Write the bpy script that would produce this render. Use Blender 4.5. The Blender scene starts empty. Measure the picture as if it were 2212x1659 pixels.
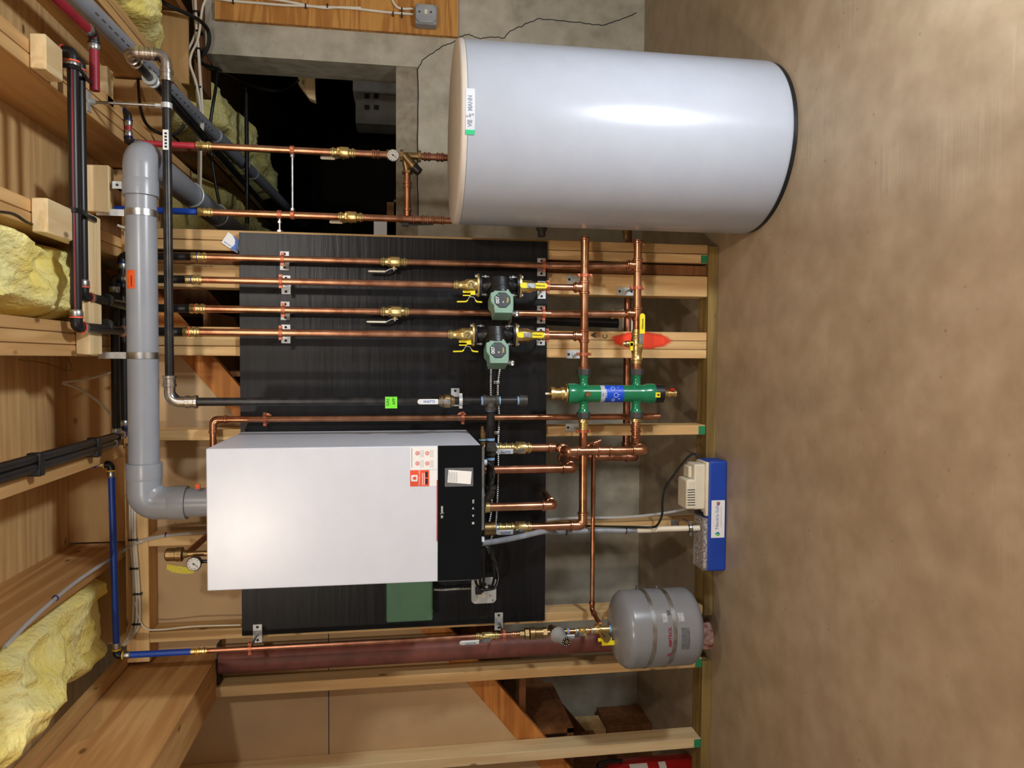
import bpy, bmesh, math, random
from mathutils import Vector, Matrix
random.seed(7)
SC = bpy.context.scene
COL = SC.collection
R = math.radians
# ---------------------------------------------------------------- camera model (photo is turned: world up = image left)
F = 1583.0
PITCH, YAW = R(8.83), R(2.0)
CAM = Vector((0, 0, 1.2))
FW = Vector((-math.sin(YAW)*math.cos(PITCH), math.cos(YAW)*math.cos(PITCH), -math.sin(PITCH)))
RT = Vector((math.cos(YAW), math.sin(YAW), 0))
UP = RT.cross(FW)
def ray(x, y): return FW + RT*((829.5-y)/F) - UP*((x-1106)/F)
def P(x, y, Y):
    r = ray(x, y); return CAM + r*(Y/r.y)
def PZ(x, y, Z):
    r = ray(x, y); return CAM + r*((Z-CAM.z)/r.z)
def PX(x, y, X):
    r = ray(x, y); return CAM + r*(X/r.x)
V = Vector
XA, YA, ZA = V((1,0,0)), V((0,1,0)), V((0,0,1))

# ---------------------------------------------------------------- object helpers
def offs(o):
    v = V((0,0,0))
    while o is not None:
        v += o.location; o = o.parent
    return v
def tag(o, label=None, cat=None, group=None, kind=None):
    if label: o['label'] = label
    if cat: o['category'] = cat
    if group: o['group'] = group
    if kind: o['kind'] = kind
    return o
def thing(name, label, cat, loc=(0,0,0), group=None):
    o = bpy.data.objects.new(name, None); COL.objects.link(o)
    o.empty_display_size = 0.05
    o.location = loc
    return tag(o, label, cat, group)
def copy_tree(o, parent=None):
    c = o.copy(); COL.objects.link(c)
    if parent is not None: c.parent = parent
    for ch in list(o.children): copy_tree(ch, c)
    return c

def frame(d):
    d = d.normalized()
    a = ZA if abs(d.z) < 0.9 else XA
    u = d.cross(a).normalized(); v = d.cross(u).normalized()
    return u, v

class M:
    """collects shapes and links them as one mesh object"""
    def __init__(s): s.v=[]; s.f=[]; s.mi=[]; s.sm=[]; s.cur=0
    def add(s, vs, fs, smooth=False):
        b=len(s.v); s.v += [V(p) for p in vs]
        for f in fs:
            s.f.append([b+i for i in f]); s.mi.append(s.cur); s.sm.append(smooth)
        return s
    def mat(s,i): s.cur=i; return s
    def box(s, lo, hi):
        x0,y0,z0=lo; x1,y1,z1=hi
        if x0>x1:x0,x1=x1,x0
        if y0>y1:y0,y1=y1,y0
        if z0>z1:z0,z1=z1,z0
        return s.add([(x0,y0,z0),(x1,y0,z0),(x1,y1,z0),(x0,y1,z0),(x0,y0,z1),(x1,y0,z1),(x1,y1,z1),(x0,y1,z1)],
            [(0,3,2,1),(4,5,6,7),(0,1,5,4),(1,2,6,5),(2,3,7,6),(3,0,4,7)])
    def cbox(s, c, sx, sy, sz): 
        c=V(c); return s.box((c.x-sx/2,c.y-sy/2,c.z-sz/2),(c.x+sx/2,c.y+sy/2,c.z+sz/2))
    def obox(s, c, ax, ay, az, sx, sy, sz):
        c=V(c); vs=[]
        for k in (-.5,.5):
            for (i,j) in ((-.5,-.5),(.5,-.5),(.5,.5),(-.5,.5)):
                vs.append(c+ax*(i*sx)+ay*(j*sy)+az*(k*sz))
        fs=[(0,3,2,1),(4,5,6,7),(0,1,5,4),(1,2,6,5),(2,3,7,6),(3,0,4,7)]
        if ax.cross(ay).dot(az)<0: fs=[f[::-1] for f in fs]
        return s.add(vs,fs)
    def prism(s, poly, dv, smooth=False):
        """poly: 3D points, dv: extrusion"""
        n=len(poly); poly=[V(p) for p in poly]; dv=V(dv)
        nrm=V((0,0,0))
        for i in range(n): nrm += poly[i].cross(poly[(i+1)%n])
        if nrm.dot(dv)>0: poly=poly[::-1]
        vs=poly+[p+dv for p in poly]
        fs=[tuple(range(n)), tuple(range(2*n-1,n-1,-1))]
        b=len(s.v); s.v+=vs
        for f in fs: s.f.append([b+i for i in f]); s.mi.append(s.cur); s.sm.append(False)
        for i in range(n):
            j=(i+1)%n; s.f.append([b+j,b+i,b+n+i,b+n+j]); s.mi.append(s.cur); s.sm.append(smooth)
        return s
    def rings(s, rings, closed=False, caps=True, smooth=True):
        n=len(rings[0]); b=len(s.v)
        for r in rings: s.v+=r
        m=len(rings)
        for i in range(m if closed else m-1):
            a=b+i*n; c=b+((i+1)%m)*n
            for j in range(n):
                k=(j+1)%n
                s.f.append([a+j,a+k,c+k,c+j]); s.mi.append(s.cur); s.sm.append(smooth)
        if caps and not closed:
            s.f.append([b+j for j in range(n)][::-1]); s.mi.append(s.cur); s.sm.append(False)
            s.f.append([b+(m-1)*n+j for j in range(n)]); s.mi.append(s.cur); s.sm.append(False)
        return s
    def cyl(s, p0, p1, r0, r1=None, seg=20, caps=True, smooth=None):
        p0=V(p0); p1=V(p1); r1=r0 if r1 is None else r1
        u,v=frame(p1-p0)
        if smooth is None: smooth = seg>8
        rs=[]
        for p,r in ((p0,r0),(p1,r1)):
            rs.append([p+(u*math.cos(t)+v*math.sin(t))*r for t in [2*math.pi*(i+.5)/seg for i in range(seg)]])
        return s.rings(rs,caps=caps,smooth=smooth)
    def lathe(s, prof, o, ax, seg=28, caps=True):
        """prof: (h, r) along ax from o"""
        o=V(o); ax=V(ax).normalized(); u,v=frame(ax)
        rs=[]
        for h,r in prof:
            rs.append([o+ax*h+(u*math.cos(t)+v*math.sin(t))*max(r,1e-5) for t in [2*math.pi*i/seg for i in range(seg)]])
        b=len(s.f); s.rings(rs,caps=caps,smooth=True)
        return s
    def tube(s, pts, r, seg=14, caps=True, rf=None):
        pts=[V(p) for p in pts]
        q=[pts[0]]
        for p in pts[1:]:
            if (p-q[-1]).length>1e-6: q.append(p)
        pts=q; n=len(pts)
        T=[]
        for i in range(n):
            a=pts[max(i-1,0)]; c=pts[min(i+1,n-1)]; T.append((c-a).normalized())
        u,v=frame(T[0]); rs=[]
        for i in range(n):
            if i:
                u=(u-T[i]*u.dot(T[i])); 
                if u.length<1e-6: u,_=frame(T[i])
                u.normalize(); v=T[i].cross(u).normalized()
            else: v=T[i].cross(u).normalized()
            rr = r if rf is None else r*rf(i/(n-1))
            rs.append([pts[i]+(u*math.cos(t)+v*math.sin(t))*rr for t in [2*math.pi*k/seg for k in range(seg)]])
        return s.rings(rs,caps=caps,smooth=True)
    def ribbon(s, pts, w, wd, th):
        """flat strip along pts, width w along wd, thickness th"""
        pts=[V(p) for p in pts]; wd=V(wd).normalized(); n=len(pts); rs=[]
        for i in range(n):
            t=(pts[min(i+1,n-1)]-pts[max(i-1,0)]).normalized(); nn=t.cross(wd).normalized()
            rs.append([pts[i]+wd*(a*w/2)+nn*(b*th/2) for a,b in ((-1,-1),(1,-1),(1,1),(-1,1))])
        return s.rings(rs,smooth=False)
    def sphere(s, c, r, sc=(1,1,1), nu=16, nv=10):
        c=V(c); rs=[]
        for i in range(1,nv):
            t=math.pi*i/nv
            rs.append([c+V((r*sc[0]*math.sin(t)*math.cos(p),r*sc[1]*math.sin(t)*math.sin(p),-r*sc[2]*math.cos(t))) for p in [2*math.pi*k/nu for k in range(nu)]])
        return s.rings(rs,smooth=True)
    def torus(s, c, ax, R0, r, seg=28, sg=8):
        c=V(c); ax=V(ax).normalized(); u,v=frame(ax); rs=[]
        for i in range(seg):
            t=2*math.pi*i/seg; d=u*math.cos(t)+v*math.sin(t)
            rs.append([c+d*(R0+r*math.cos(k))+ax*(r*math.sin(k)) for k in [2*math.pi*j/sg for j in range(sg)]])
        return s.rings(rs,closed=True,smooth=True)
    def tf(s, m):
        s.v=[m@p for p in s.v]; return s
    def build(s, name, mats, parent=None, bevel=0, seg=2, label=None, local=False, cat=None, group=None, kind=None):
        me=bpy.data.meshes.new(name)
        if parent is not None: off=offs(parent)
        else:
            xs=[p.x for p in s.v]; ys=[p.y for p in s.v]; zs=[p.z for p in s.v]
            off=V(((min(xs)+max(xs))/2,(min(ys)+max(ys))/2,min(zs)))
        me.from_pydata([p-off for p in s.v],[],s.f)
        me.polygons.foreach_set('material_index', s.mi)
        me.polygons.foreach_set('use_smooth', s.sm)
        if not isinstance(mats,(list,tuple)): mats=[mats]
        for m in mats: me.materials.append(m)
        bm=bmesh.new(); bm.from_mesh(me); bmesh.ops.recalc_face_normals(bm,faces=bm.faces); bm.to_mesh(me); bm.free()
        me.set_sharp_from_angle(angle=R(38)); me.update()
        o=bpy.data.objects.new(name,me); COL.objects.link(o)
        if parent is not None: o.parent=parent
        else: o.location=off
        if bevel:
            b=o.modifiers.new('bevel','BEVEL'); b.width=bevel; b.segments=seg; b.limit_method='ANGLE'; b.angle_limit=R(40)
        return tag(o,label,cat,group,kind)

def bend(pts, rad, n=7):
    """polyline with rounded corners"""
    pts=[V(p) for p in pts]; out=[pts[0]]
    for i in range(1,len(pts)-1):
        a=(pts[i-1]-pts[i]); b=(pts[i+1]-pts[i]); la,lb=a.length,b.length; a.normalize(); b.normalize()
        ang=a.angle(b,0)
        if ang>R(177) or ang<R(3): out.append(pts[i]); continue
        d=min(rad/math.tan(ang/2), la*.49, lb*.49); rr=d*math.tan(ang/2)
        c=pts[i]+(a+b).normalized()*(rr/math.sin(ang/2))
        p0=pts[i]+a*d; p1=pts[i]+b*d
        v0=p0-c; v1=p1-c; th=v0.angle(v1,0)
        for k in range(n+1):
            t=k/n
            out.append(c+(v0*math.sin((1-t)*th)+v1*math.sin(t*th))/math.sin(th))
    out.append(pts[-1]); return out
def spline(pts, n=8):
    pts=[V(p) for p in pts]; q=[pts[0]*2-pts[1]]+pts+[pts[-1]*2-pts[-2]]; out=[]
    for i in range(1,len(q)-2):
        a,b,c,d=q[i-1],q[i],q[i+1],q[i+2]
        for k in range(n):
            t=k/n
            out.append(0.5*((2*b)+(c-a)*t+(2*a-5*b+4*c-d)*t*t+(3*b-a-3*c+d)*t**3))
    out.append(pts[-1]); return out

def text(s, size, org, rt, up, mat, parent, name='lettering', ext=0.0004, bold=False, align='CENTER', sx=1.0, label=None):
    c=bpy.data.curves.new('t','FONT'); c.body=s; c.size=size; c.align_x=align; c.align_y='CENTER'; c.extrude=ext/2
    if bold: c.offset=size*0.012
    t=bpy.data.objects.new('t',c); COL.objects.link(t)
    dg=bpy.context.evaluated_depsgraph_get(); dg.update()
    me=bpy.data.meshes.new_from_object(t.evaluated_get(dg))
    bpy.data.objects.remove(t); bpy.data.curves.remove(c)
    rt=V(rt).normalized(); up=V(up).normalized(); nn=rt.cross(up); org=V(org); off=offs(parent)
    for v in me.vertices:
        v.co = org+rt*(v.co.x*sx)+up*v.co.y+nn*(v.co.z+ext/2) - off
    me.materials.clear(); me.materials.append(mat); me.update()
    o=bpy.data.objects.new(name,me); COL.objects.link(o); o.parent=parent
    return tag(o,label)

# ---------------------------------------------------------------- materials
def lin(c):
    c=c/255.0
    return c/12.92 if c<=0.04045 else ((c+0.055)/1.055)**2.4
def rgb(c): return (lin(c[0]),lin(c[1]),lin(c[2]),1)
def mk(name, col, rough=.5, metal=0, var=0.06, scale=12, bump=0, bscale=60, coat=0, col2=None, spec=.5, rvar=0, stretch=(1,1,1), lo=.35, hi=.65, alpha=1, trans=0, ior=1.45):
    m=bpy.data.materials.new(name); m.use_nodes=True; nt=m.node_tree; N=nt.nodes; L=nt.links
    b=N['Principled BSDF']
    b.inputs['Roughness'].default_value=rough; b.inputs['Metallic'].default_value=metal
    b.inputs['Specular IOR Level'].default_value=spec
    if coat: b.inputs['Coat Weight'].default_value=coat; b.inputs['Coat Roughness'].default_value=.08
    if trans: b.inputs['Transmission Weight'].default_value=trans; b.inputs['IOR'].default_value=ior
    if alpha<1: b.inputs['Alpha'].default_value=alpha
    tc=N.new('ShaderNodeTexCoord'); mp=N.new('ShaderNodeMapping'); mp.inputs['Scale'].default_value=stretch
    L.new(tc.outputs['Object'],mp.inputs['Vector'])
    no=N.new('ShaderNodeTexNoise'); no.inputs['Scale'].default_value=scale; no.inputs['Detail'].default_value=6
    L.new(mp.outputs[0],no.inputs['Vector'])
    rp=N.new('ShaderNodeValToRGB'); rp.color_ramp.elements[0].position=lo; rp.color_ramp.elements[1].position=hi
    c=rgb(col)
    d=rgb(col2) if col2 else tuple(max(0,x*(1-var*3)) for x in c[:3])+(1,)
    e=c if col2 else tuple(min(1,x*(1+var)) for x in c[:3])+(1,)
    rp.color_ramp.elements[0].color=d; rp.color_ramp.elements[1].color=e
    L.new(no.outputs['Fac'],rp.inputs[0]); L.new(rp.outputs[0],b.inputs['Base Color'])
    if rvar:
        mr=N.new('ShaderNodeMapRange'); mr.inputs['To Min'].default_value=max(0,rough-rvar); mr.inputs['To Max'].default_value=rough+rvar
        L.new(no.outputs['Fac'],mr.inputs['Value']); L.new(mr.outputs[0],b.inputs['Roughness'])
    if bump:
        n2=N.new('ShaderNodeTexNoise'); n2.inputs['Scale'].default_value=bscale; n2.inputs['Detail'].default_value=5
        L.new(mp.outputs[0],n2.inputs['Vector'])
        bp=N.new('ShaderNodeBump'); bp.inputs['Strength'].default_value=bump; bp.inputs['Distance'].default_value=.01
        L.new(n2.outputs['Fac'],bp.inputs['Height']); L.new(bp.outputs[0],b.inputs['Normal'])
    return m
def wood(name, light, dark, axis='Z', scale=9, rings=True, rough=.62, knots=True, streak=.5, bump=.12):
    """sawn timber with the grain along one axis, slight tone change per board"""
    m=bpy.data.materials.new(name); m.use_nodes=True; nt=m.node_tree; N=nt.nodes; L=nt.links
    b=N['Principled BSDF']; b.inputs['Roughness'].default_value=rough; b.inputs['Specular IOR Level'].default_value=.3
    tc=N.new('ShaderNodeTexCoord'); oi=N.new('ShaderNodeObjectInfo')
    add=N.new('ShaderNodeVectorMath'); add.operation='ADD'
    sc=N.new('ShaderNodeVectorMath'); sc.operation='SCALE'; sc.inputs['Scale'].default_value=37
    cx=N.new('ShaderNodeCombineXYZ')
    for i in range(3): L.new(oi.outputs['Random'],cx.inputs[i])
    L.new(cx.outputs[0],sc.inputs[0]); L.new(tc.outputs['Object'],add.inputs[0]); L.new(sc.outputs[0],add.inputs[1])
    mp=N.new('ShaderNodeMapping'); st=[1,1,1]; st['XYZ'.index(axis)]=.07
    mp.inputs['Scale'].default_value=st; L.new(add.outputs[0],mp.inputs['Vector'])
    n1=N.new('ShaderNodeTexNoise'); n1.inputs['Scale'].default_value=scale; n1.inputs['Detail'].default_value=3; n1.inputs['Distortion'].default_value=.6
    L.new(mp.outputs[0],n1.inputs['Vector'])
    # growth rings: bands of the stretched noise
    ml=N.new('ShaderNodeMath'); ml.operation='MULTIPLY'; ml.inputs[1].default_value=34
    L.new(n1.outputs['Fac'],ml.inputs[0])
    sn=N.new('ShaderNodeMath'); sn.operation='SINE'; L.new(ml.outputs[0],sn.inputs[0])
    mr=N.new('ShaderNodeMapRange'); mr.inputs['From Min'].default_value=-1; L.new(sn.outputs[0],mr.inputs['Value'])
    n2=N.new('ShaderNodeTexNoise'); n2.inputs['Scale'].default_value=scale*9; n2.inputs['Detail'].default_value=4; L.new(mp.outputs[0],n2.inputs['Vector'])
    mx=N.new('ShaderNodeMix'); mx.data_type='FLOAT'; mx.inputs[0].default_value=.55 if rings else .95
    L.new(mr.outputs[0],mx.inputs[2]); L.new(n2.outputs['Fac'],mx.inputs[3])
    rp=N.new('ShaderNodeValToRGB'); rp.color_ramp.elements[0].position=.12; rp.color_ramp.elements[1].position=.75
    rp.color_ramp.elements[0].color=rgb([d*streak+l*(1-streak) for d,l in zip(dark,light)]); rp.color_ramp.elements[1].color=rgb(light)
    L.new(mx.outputs[0],rp.inputs[0])
    hs=N.new('ShaderNodeHueSaturation'); mv=N.new('ShaderNodeMapRange'); mv.inputs['To Min'].default_value=.86; mv.inputs['To Max'].default_value=1.1
    L.new(oi.outputs['Random'],mv.inputs['Value']); L.new(mv.outputs[0],hs.inputs['Value']); L.new(rp.outputs[0],hs.inputs['Color'])
    last=hs.outputs[0]
    if knots:
        vo=N.new('ShaderNodeTexVoronoi'); vo.inputs['Scale'].default_value=9
        m2=N.new('ShaderNodeMapping'); s2=[1,1,1]; s2['XYZ'.index(axis)]=.55; m2.inputs['Scale'].default_value=s2
        L.new(add.outputs[0],m2.inputs['Vector']); L.new(m2.outputs[0],vo.inputs['Vector'])
        kr=N.new('ShaderNodeValToRGB'); kr.color_ramp.elements[0].position=.05; kr.color_ramp.elements[1].position=.10
        kr.color_ramp.elements[0].color=(.85,.85,.85,1); kr.color_ramp.elements[1].color=(0,0,0,1)
        L.new(vo.outputs['Distance'],kr.inputs[0])
        mk_=N.new('ShaderNodeMix'); mk_.data_type='RGBA'; mk_.inputs[7].default_value=rgb([d*.6 for d in dark])
        L.new(kr.outputs[0],mk_.inputs[0]); L.new(last,mk_.inputs[6]); last=mk_.outputs[2]
    L.new(last,b.inputs['Base Color'])
    bp=N.new('ShaderNodeBump'); bp.inputs['Strength'].default_value=bump; bp.inputs['Distance'].default_value=.004
    L.new(n2.outputs['Fac'],bp.inputs['Height']); L.new(bp.outputs[0],b.inputs['Normal'])
    return m
def concrete(name, base, dark, light, rough=.75, spots=True, sc=1.0, bump=.25, trowel=False):
    m=bpy.data.materials.new(name); m.use_nodes=True; nt=m.node_tree; N=nt.nodes; L=nt.links
    b=N['Principled BSDF']; b.inputs['Specular IOR Level'].default_value=.35
    tc=N.new('ShaderNodeTexCoord')
    n1=N.new('ShaderNodeTexNoise'); n1.inputs['Scale'].default_value=2.2*sc; n1.inputs['Detail'].default_value=8; n1.inputs['Roughness'].default_value=.6
    n2=N.new('ShaderNodeTexNoise'); n2.inputs['Scale'].default_value=14*sc; n2.inputs['Detail'].default_value=6
    for n in (n1,n2): L.new(tc.outputs['Object'],n.inputs['Vector'])
    rp=N.new('ShaderNodeValToRGB'); e=rp.color_ramp.elements; e[0].position=.3; e[0].color=rgb(dark); e[1].position=.7; e[1].color=rgb(light)
    x=e.new(.5); x.color=rgb(base)
    mx=N.new('ShaderNodeMix'); mx.data_type='FLOAT'; mx.inputs[0].default_value=.5
    L.new(n1.outputs['Fac'],mx.inputs[2]); L.new(n2.outputs['Fac'],mx.inputs[3]); L.new(mx.outputs[0],rp.inputs[0])
    last=rp.outputs[0]
    vo=N.new('ShaderNodeTexVoronoi'); vo.inputs['Scale'].default_value=19*sc; L.new(tc.outputs['Object'],vo.inputs['Vector'])
    vo.inputs['Randomness'].default_value=1
    pr=N.new('ShaderNodeValToRGB'); pr.color_ramp.elements[0].position=.025; pr.color_ramp.elements[1].position=.07
    pr.color_ramp.elements[0].color=(1,1,1,1); pr.color_ramp.elements[1].color=(0,0,0,1); L.new(vo.outputs['Distance'],pr.inputs[0])
    if spots:
        mk_=N.new('ShaderNodeMix'); mk_.data_type='RGBA'; mk_.inputs[7].default_value=rgb([d*.62 for d in dark])
        ms=N.new('ShaderNodeMath'); ms.operation='MULTIPLY'; ms.inputs[1].default_value=.55; L.new(pr.outputs[0],ms.inputs[0])
        L.new(ms.outputs[0],mk_.inputs[0]); L.new(last,mk_.inputs[6]); last=mk_.outputs[2]
    L.new(last,b.inputs['Base Color'])
    mr=N.new('ShaderNodeMapRange'); mr.inputs['To Min'].default_value=rough-.15; mr.inputs['To Max'].default_value=rough+.15
    L.new(n1.outputs['Fac'],mr.inputs['Value']); L.new(mr.outputs[0],b.inputs['Roughness'])
    h=n2.outputs['Fac']
    if trowel:
        mp=N.new('ShaderNodeMapping'); mp.inputs['Rotation'].default_value=(0,0,.7); mp.inputs['Scale'].default_value=(3,70,1)
        n3=N.new('ShaderNodeTexNoise'); n3.inputs['Scale'].default_value=1; n3.inputs['Detail'].default_value=3
        L.new(tc.outputs['Object'],mp.inputs[0]); L.new(mp.outputs[0],n3.inputs['Vector'])
        g=N.new('ShaderNodeMath'); g.operation='MULTIPLY'; L.new(n3.outputs['Fac'],g.inputs[0])
        n4=N.new('ShaderNodeTexNoise'); n4.inputs['Scale'].default_value=3.3; L.new(tc.outputs['Object'],n4.inputs['Vector'])
        q=N.new('ShaderNodeMapRange'); q.inputs['From Min'].default_value=.52; q.inputs['From Max'].default_value=.66; L.new(n4.outputs['Fac'],q.inputs['Value'])
        L.new(q.outputs[0],g.inputs[1])
        ad=N.new('ShaderNodeMath'); ad.operation='ADD'; L.new(g.outputs[0],ad.inputs[0])
        g2=N.new('ShaderNodeMath'); g2.operation='MULTIPLY'; g2.inputs[1].default_value=.4; L.new(n2.outputs['Fac'],g2.inputs[0]); L.new(g2.outputs[0],ad.inputs[1]); h=ad.outputs[0]
    bp=N.new('ShaderNodeBump'); bp.inputs['Strength'].default_value=bump; bp.inputs['Distance'].default_value=.01
    L.new(h,bp.inputs['Height']); L.new(bp.outputs[0],b.inputs['Normal'])
    return m
PINE_L,PINE_D=(226,190,134),(186,138,84)
WZ=wood('pine_z',PINE_L,PINE_D,'Z'); WX=wood('pine_x',PINE_L,PINE_D,'X'); WY=wood('pine_y',(220,178,120),(172,120,68),'Y')
WPALE=wood('pale_pine_x',(236,212,165),(205,165,110),'X',streak=.6); WPALEY=wood('pale_pine_y',(236,212,165),(205,165,110),'Y'); WPALEZ=wood('pale_pine_z',(236,212,165),(205,165,110),'Z')
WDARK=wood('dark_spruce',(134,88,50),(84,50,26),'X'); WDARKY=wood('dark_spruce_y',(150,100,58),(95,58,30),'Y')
WFIR=wood('fir_plank',(208,140,72),(150,84,34),'X',scale=7,streak=.9)
WSUB=wood('subfloor_plywood',(224,188,132),(150,102,56),'X',scale=4,rings=False,knots=True,streak=.75)
WRIM=wood('rim_plywood',(218,178,120),(186,136,84),'X',scale=5,rings=False,knots=True,streak=.6)
WOAK=wood('oak_plywood',(206,150,78),(158,98,40),'X',scale=11,streak=.95,knots=False)
WSILL=wood('treated_sill',(150,125,72),(100,80,42),'X',scale=12,streak=.9)
WBEAM=wood('beam_plank',(212,166,108),(170,114,62),'Y',scale=6,streak=.8)
CWALL=concrete('concrete_wall',(176,169,151),(146,138,120),(196,190,174),.85,bump=.4)
CFLOOR=concrete('concrete_floor',(166,150,126),(146,129,105),(183,169,146),.42,spots=True,sc=.8,bump=.12,trowel=True)
CROUGH=concrete('concrete_curb',(140,130,110),(110,100,84),(165,157,138),.85,sc=2,bump=.5)
DRY=mk('drywall_paper',(194,164,124),.85,var=.05,scale=3,bump=.03)
def spray_mat():
    m=bpy.data.materials.new('orange_spray_paint_soft'); m.use_nodes=True; nt=m.node_tree; N=nt.nodes; L=nt.links; b=N['Principled BSDF']
    b.inputs['Base Color'].default_value=rgb((255,72,34)); b.inputs['Roughness'].default_value=.7
    tc=N.new('ShaderNodeTexCoord'); mp=N.new('ShaderNodeMapping'); mp.inputs['Scale'].default_value=(1/.032,0,1/.112); mp.inputs['Location'].default_value=(0,0,-.132/.112)
    L.new(tc.outputs['Object'],mp.inputs[0]); ln=N.new('ShaderNodeVectorMath'); ln.operation='LENGTH'; L.new(mp.outputs[0],ln.inputs[0])
    no=N.new('ShaderNodeTexNoise'); no.inputs['Scale'].default_value=28; no.inputs['Detail'].default_value=6; L.new(tc.outputs['Object'],no.inputs['Vector'])
    ad=N.new('ShaderNodeMath'); ad.operation='MULTIPLY_ADD'; ad.inputs[1].default_value=.55; L.new(no.outputs['Fac'],ad.inputs[0]); L.new(ln.outputs['Value'],ad.inputs[2])
    mr=N.new('ShaderNodeMapRange'); mr.inputs['From Min'].default_value=1.36; mr.inputs['From Max'].default_value=1.0; L.new(ad.outputs[0],mr.inputs['Value']); L.new(mr.outputs[0],b.inputs['Alpha'])
    return m
def black_ply():
    m=wood('black_painted_plywood',(24,24,27),(7,7,9),'X',scale=6,rough=.36,knots=True,streak=.8,bump=.32)
    m.node_tree.nodes['Principled BSDF'].inputs['Specular IOR Level'].default_value=.3
    return m
BPLY=black_ply()
COP=mk('copper',(204,150,116),.29,.95,var=.08,scale=18,rvar=.10,col2=(172,116,86))
COPD=mk('copper_aged',(186,130,102),.34,.95,var=.1,scale=20,rvar=.1,col2=(150,98,76))
COPC=mk('copper_painted_clamp',(190,112,82),.42,.6,var=.08)
BRS=mk('brass',(232,206,140),.30,.95,var=.08,scale=30,rvar=.08)
BRZ=mk('bronze',(164,136,94),.4,1,var=.1,scale=30,bump=.05)
STL=mk('galvanised_steel',(190,192,192),.36,1,var=.1,scale=40)
STN=mk('stainless_fitting',(204,198,190),.3,1,var=.1,scale=40)
ZPL=mk('zinc_plate',(204,208,208),.45,.5,var=.05,scale=60)
BLKP=mk('black_steel_pipe',(44,42,42),.36,.3,var=.2,scale=30)
IRON=mk('black_iron_fitting',(78,74,70),.5,.5,var=.12,scale=40,bump=.1)
CAST=mk('black_cast_iron',(24,24,26),.38,.1,var=.2,scale=30,bump=.12)
PEXB=mk('black_pex',(26,24,26),.38,var=.1)
PEXR=mk('red_pex',(196,48,66),.4,var=.06); PEXM=mk('maroon_pex',(150,30,48),.45,var=.06); PEXU=mk('blue_pex',(22,72,180),.4,var=.06)
ORNG=mk('orange_band',(238,92,62),.5); NAVY=mk('navy_plastic',(28,34,120),.45); YELR=mk('yellow_ring',(240,190,30),.5)
GPVC=mk('grey_pvc',(150,154,162),.3,var=.03,scale=6,spec=.5)
DPVC=mk('dark_grey_pvc',(112,114,118),.4,var=.05)
WHT=mk('white_enamel',(212,218,230),.3,var=.01,spec=.5)
TWH=mk('white_tank_shell',(162,167,177),.22,var=.01,spec=.5)
LID=mk('tank_lid',(196,188,178),.55,var=.01)
BLK=mk('black_plastic',(20,20,22),.4,var=.1); GLOSS=mk('black_glass_panel',(7,8,10),.16,var=.1,spec=.3)
RED=mk('red_trim',(196,44,50),.45); YEL=mk('yellow_vinyl',(240,222,30),.45,var=.03); CREAM=mk('cream_plastic',(228,220,198),.45,var=.03)
LEVW=mk('white_vinyl_lever',(226,228,228),.45,var=.02); BLUP=mk('blue_print',(40,110,190),.5); TAPEB=mk('blue_tape',(140,184,226),.6)
GRN=mk('green_paint',(22,124,82),.2,var=.03,spec=.6,coat=.3); TACO=mk('green_grey_casting',(124,160,142),.5,var=.04,bump=.04)
RBOX=mk('green_steel_box',(90,140,112),.42,var=.03,bump=.03); BLUE=mk('blue_tank_plastic',(24,66,168),.5,var=.04,bump=.05,bscale=200)
EXPG=mk('grey_enamel',(134,136,140),.26,var=.02,spec=.5); LBLG=mk('grey_label',(176,178,180),.5,var=.1,scale=90); LDG=mk('dark_grey_label',(104,106,108),.5,var=.1,scale=90)
REDO=mk('red_oxide_steel',(116,62,50),.55,var=.12,scale=14,bump=.05); RUST=mk('rusted_foot',(205,170,155),.9,var=.3,scale=40,col2=(130,60,48))
WHP=mk('white_print',(240,240,240),.5); WPAP=mk('white_paper',(240,240,238),.7,var=.01); ORP=mk('orange_print',(236,84,48),.6); GRYP=mk('grey_print',(140,142,146),.6); BLKT=mk('black_print',(16,16,18),.6)
LIME=mk('lime_sticker',(120,236,50),.6,var=.02); HORG=mk('orange_sticker',(244,96,30),.6); GREYB=mk('grey_box',(150,151,150),.45,var=.04)
NM=mk('white_cable',(226,218,200),.5,var=.03); CABB=mk('black_cable',(14,14,15),.42)
INS=mk('yellow_fibreglass',(255,246,176),.95,var=.1,scale=9,bump=1,bscale=60,col2=(252,232,130),spec=.02)
CLR=mk('clear_tubing',(205,205,205),.15,var=.02,alpha=.55); HOSE=mk('grey_vinyl_hose',(150,156,166),.28,var=.06,scale=30)
CWP=mk('cream_pvc_pipe',(238,228,206),.4,var=.02); SPRAY=mk('orange_spray_paint',(255,74,36),.7,var=.05); GPNT=mk('green_stake_paint',(36,130,84),.7)
MEDIA=mk('media_pellets',(200,185,170),.8,scale=130,col2=(96,84,80),lo=.45,hi=.55,bump=.8,bscale=130)
CASE=mk('clear_case',(225,228,235),.08,var=0,alpha=.18,spec=.6)
GREENP=mk('green_logo',(40,190,130),.5); SILV=mk('silver_print',(186,192,204),.4); MAROON=mk('maroon_print',(150,30,60),.5); CHALK=mk('blue_chalk',(40,44,84),.9)
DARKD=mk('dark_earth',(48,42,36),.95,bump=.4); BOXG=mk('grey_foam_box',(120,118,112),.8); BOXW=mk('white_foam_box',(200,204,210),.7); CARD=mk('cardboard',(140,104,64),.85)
FEX=mk('red_extinguisher_paint',(190,30,34),.25,spec=.6)
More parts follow.
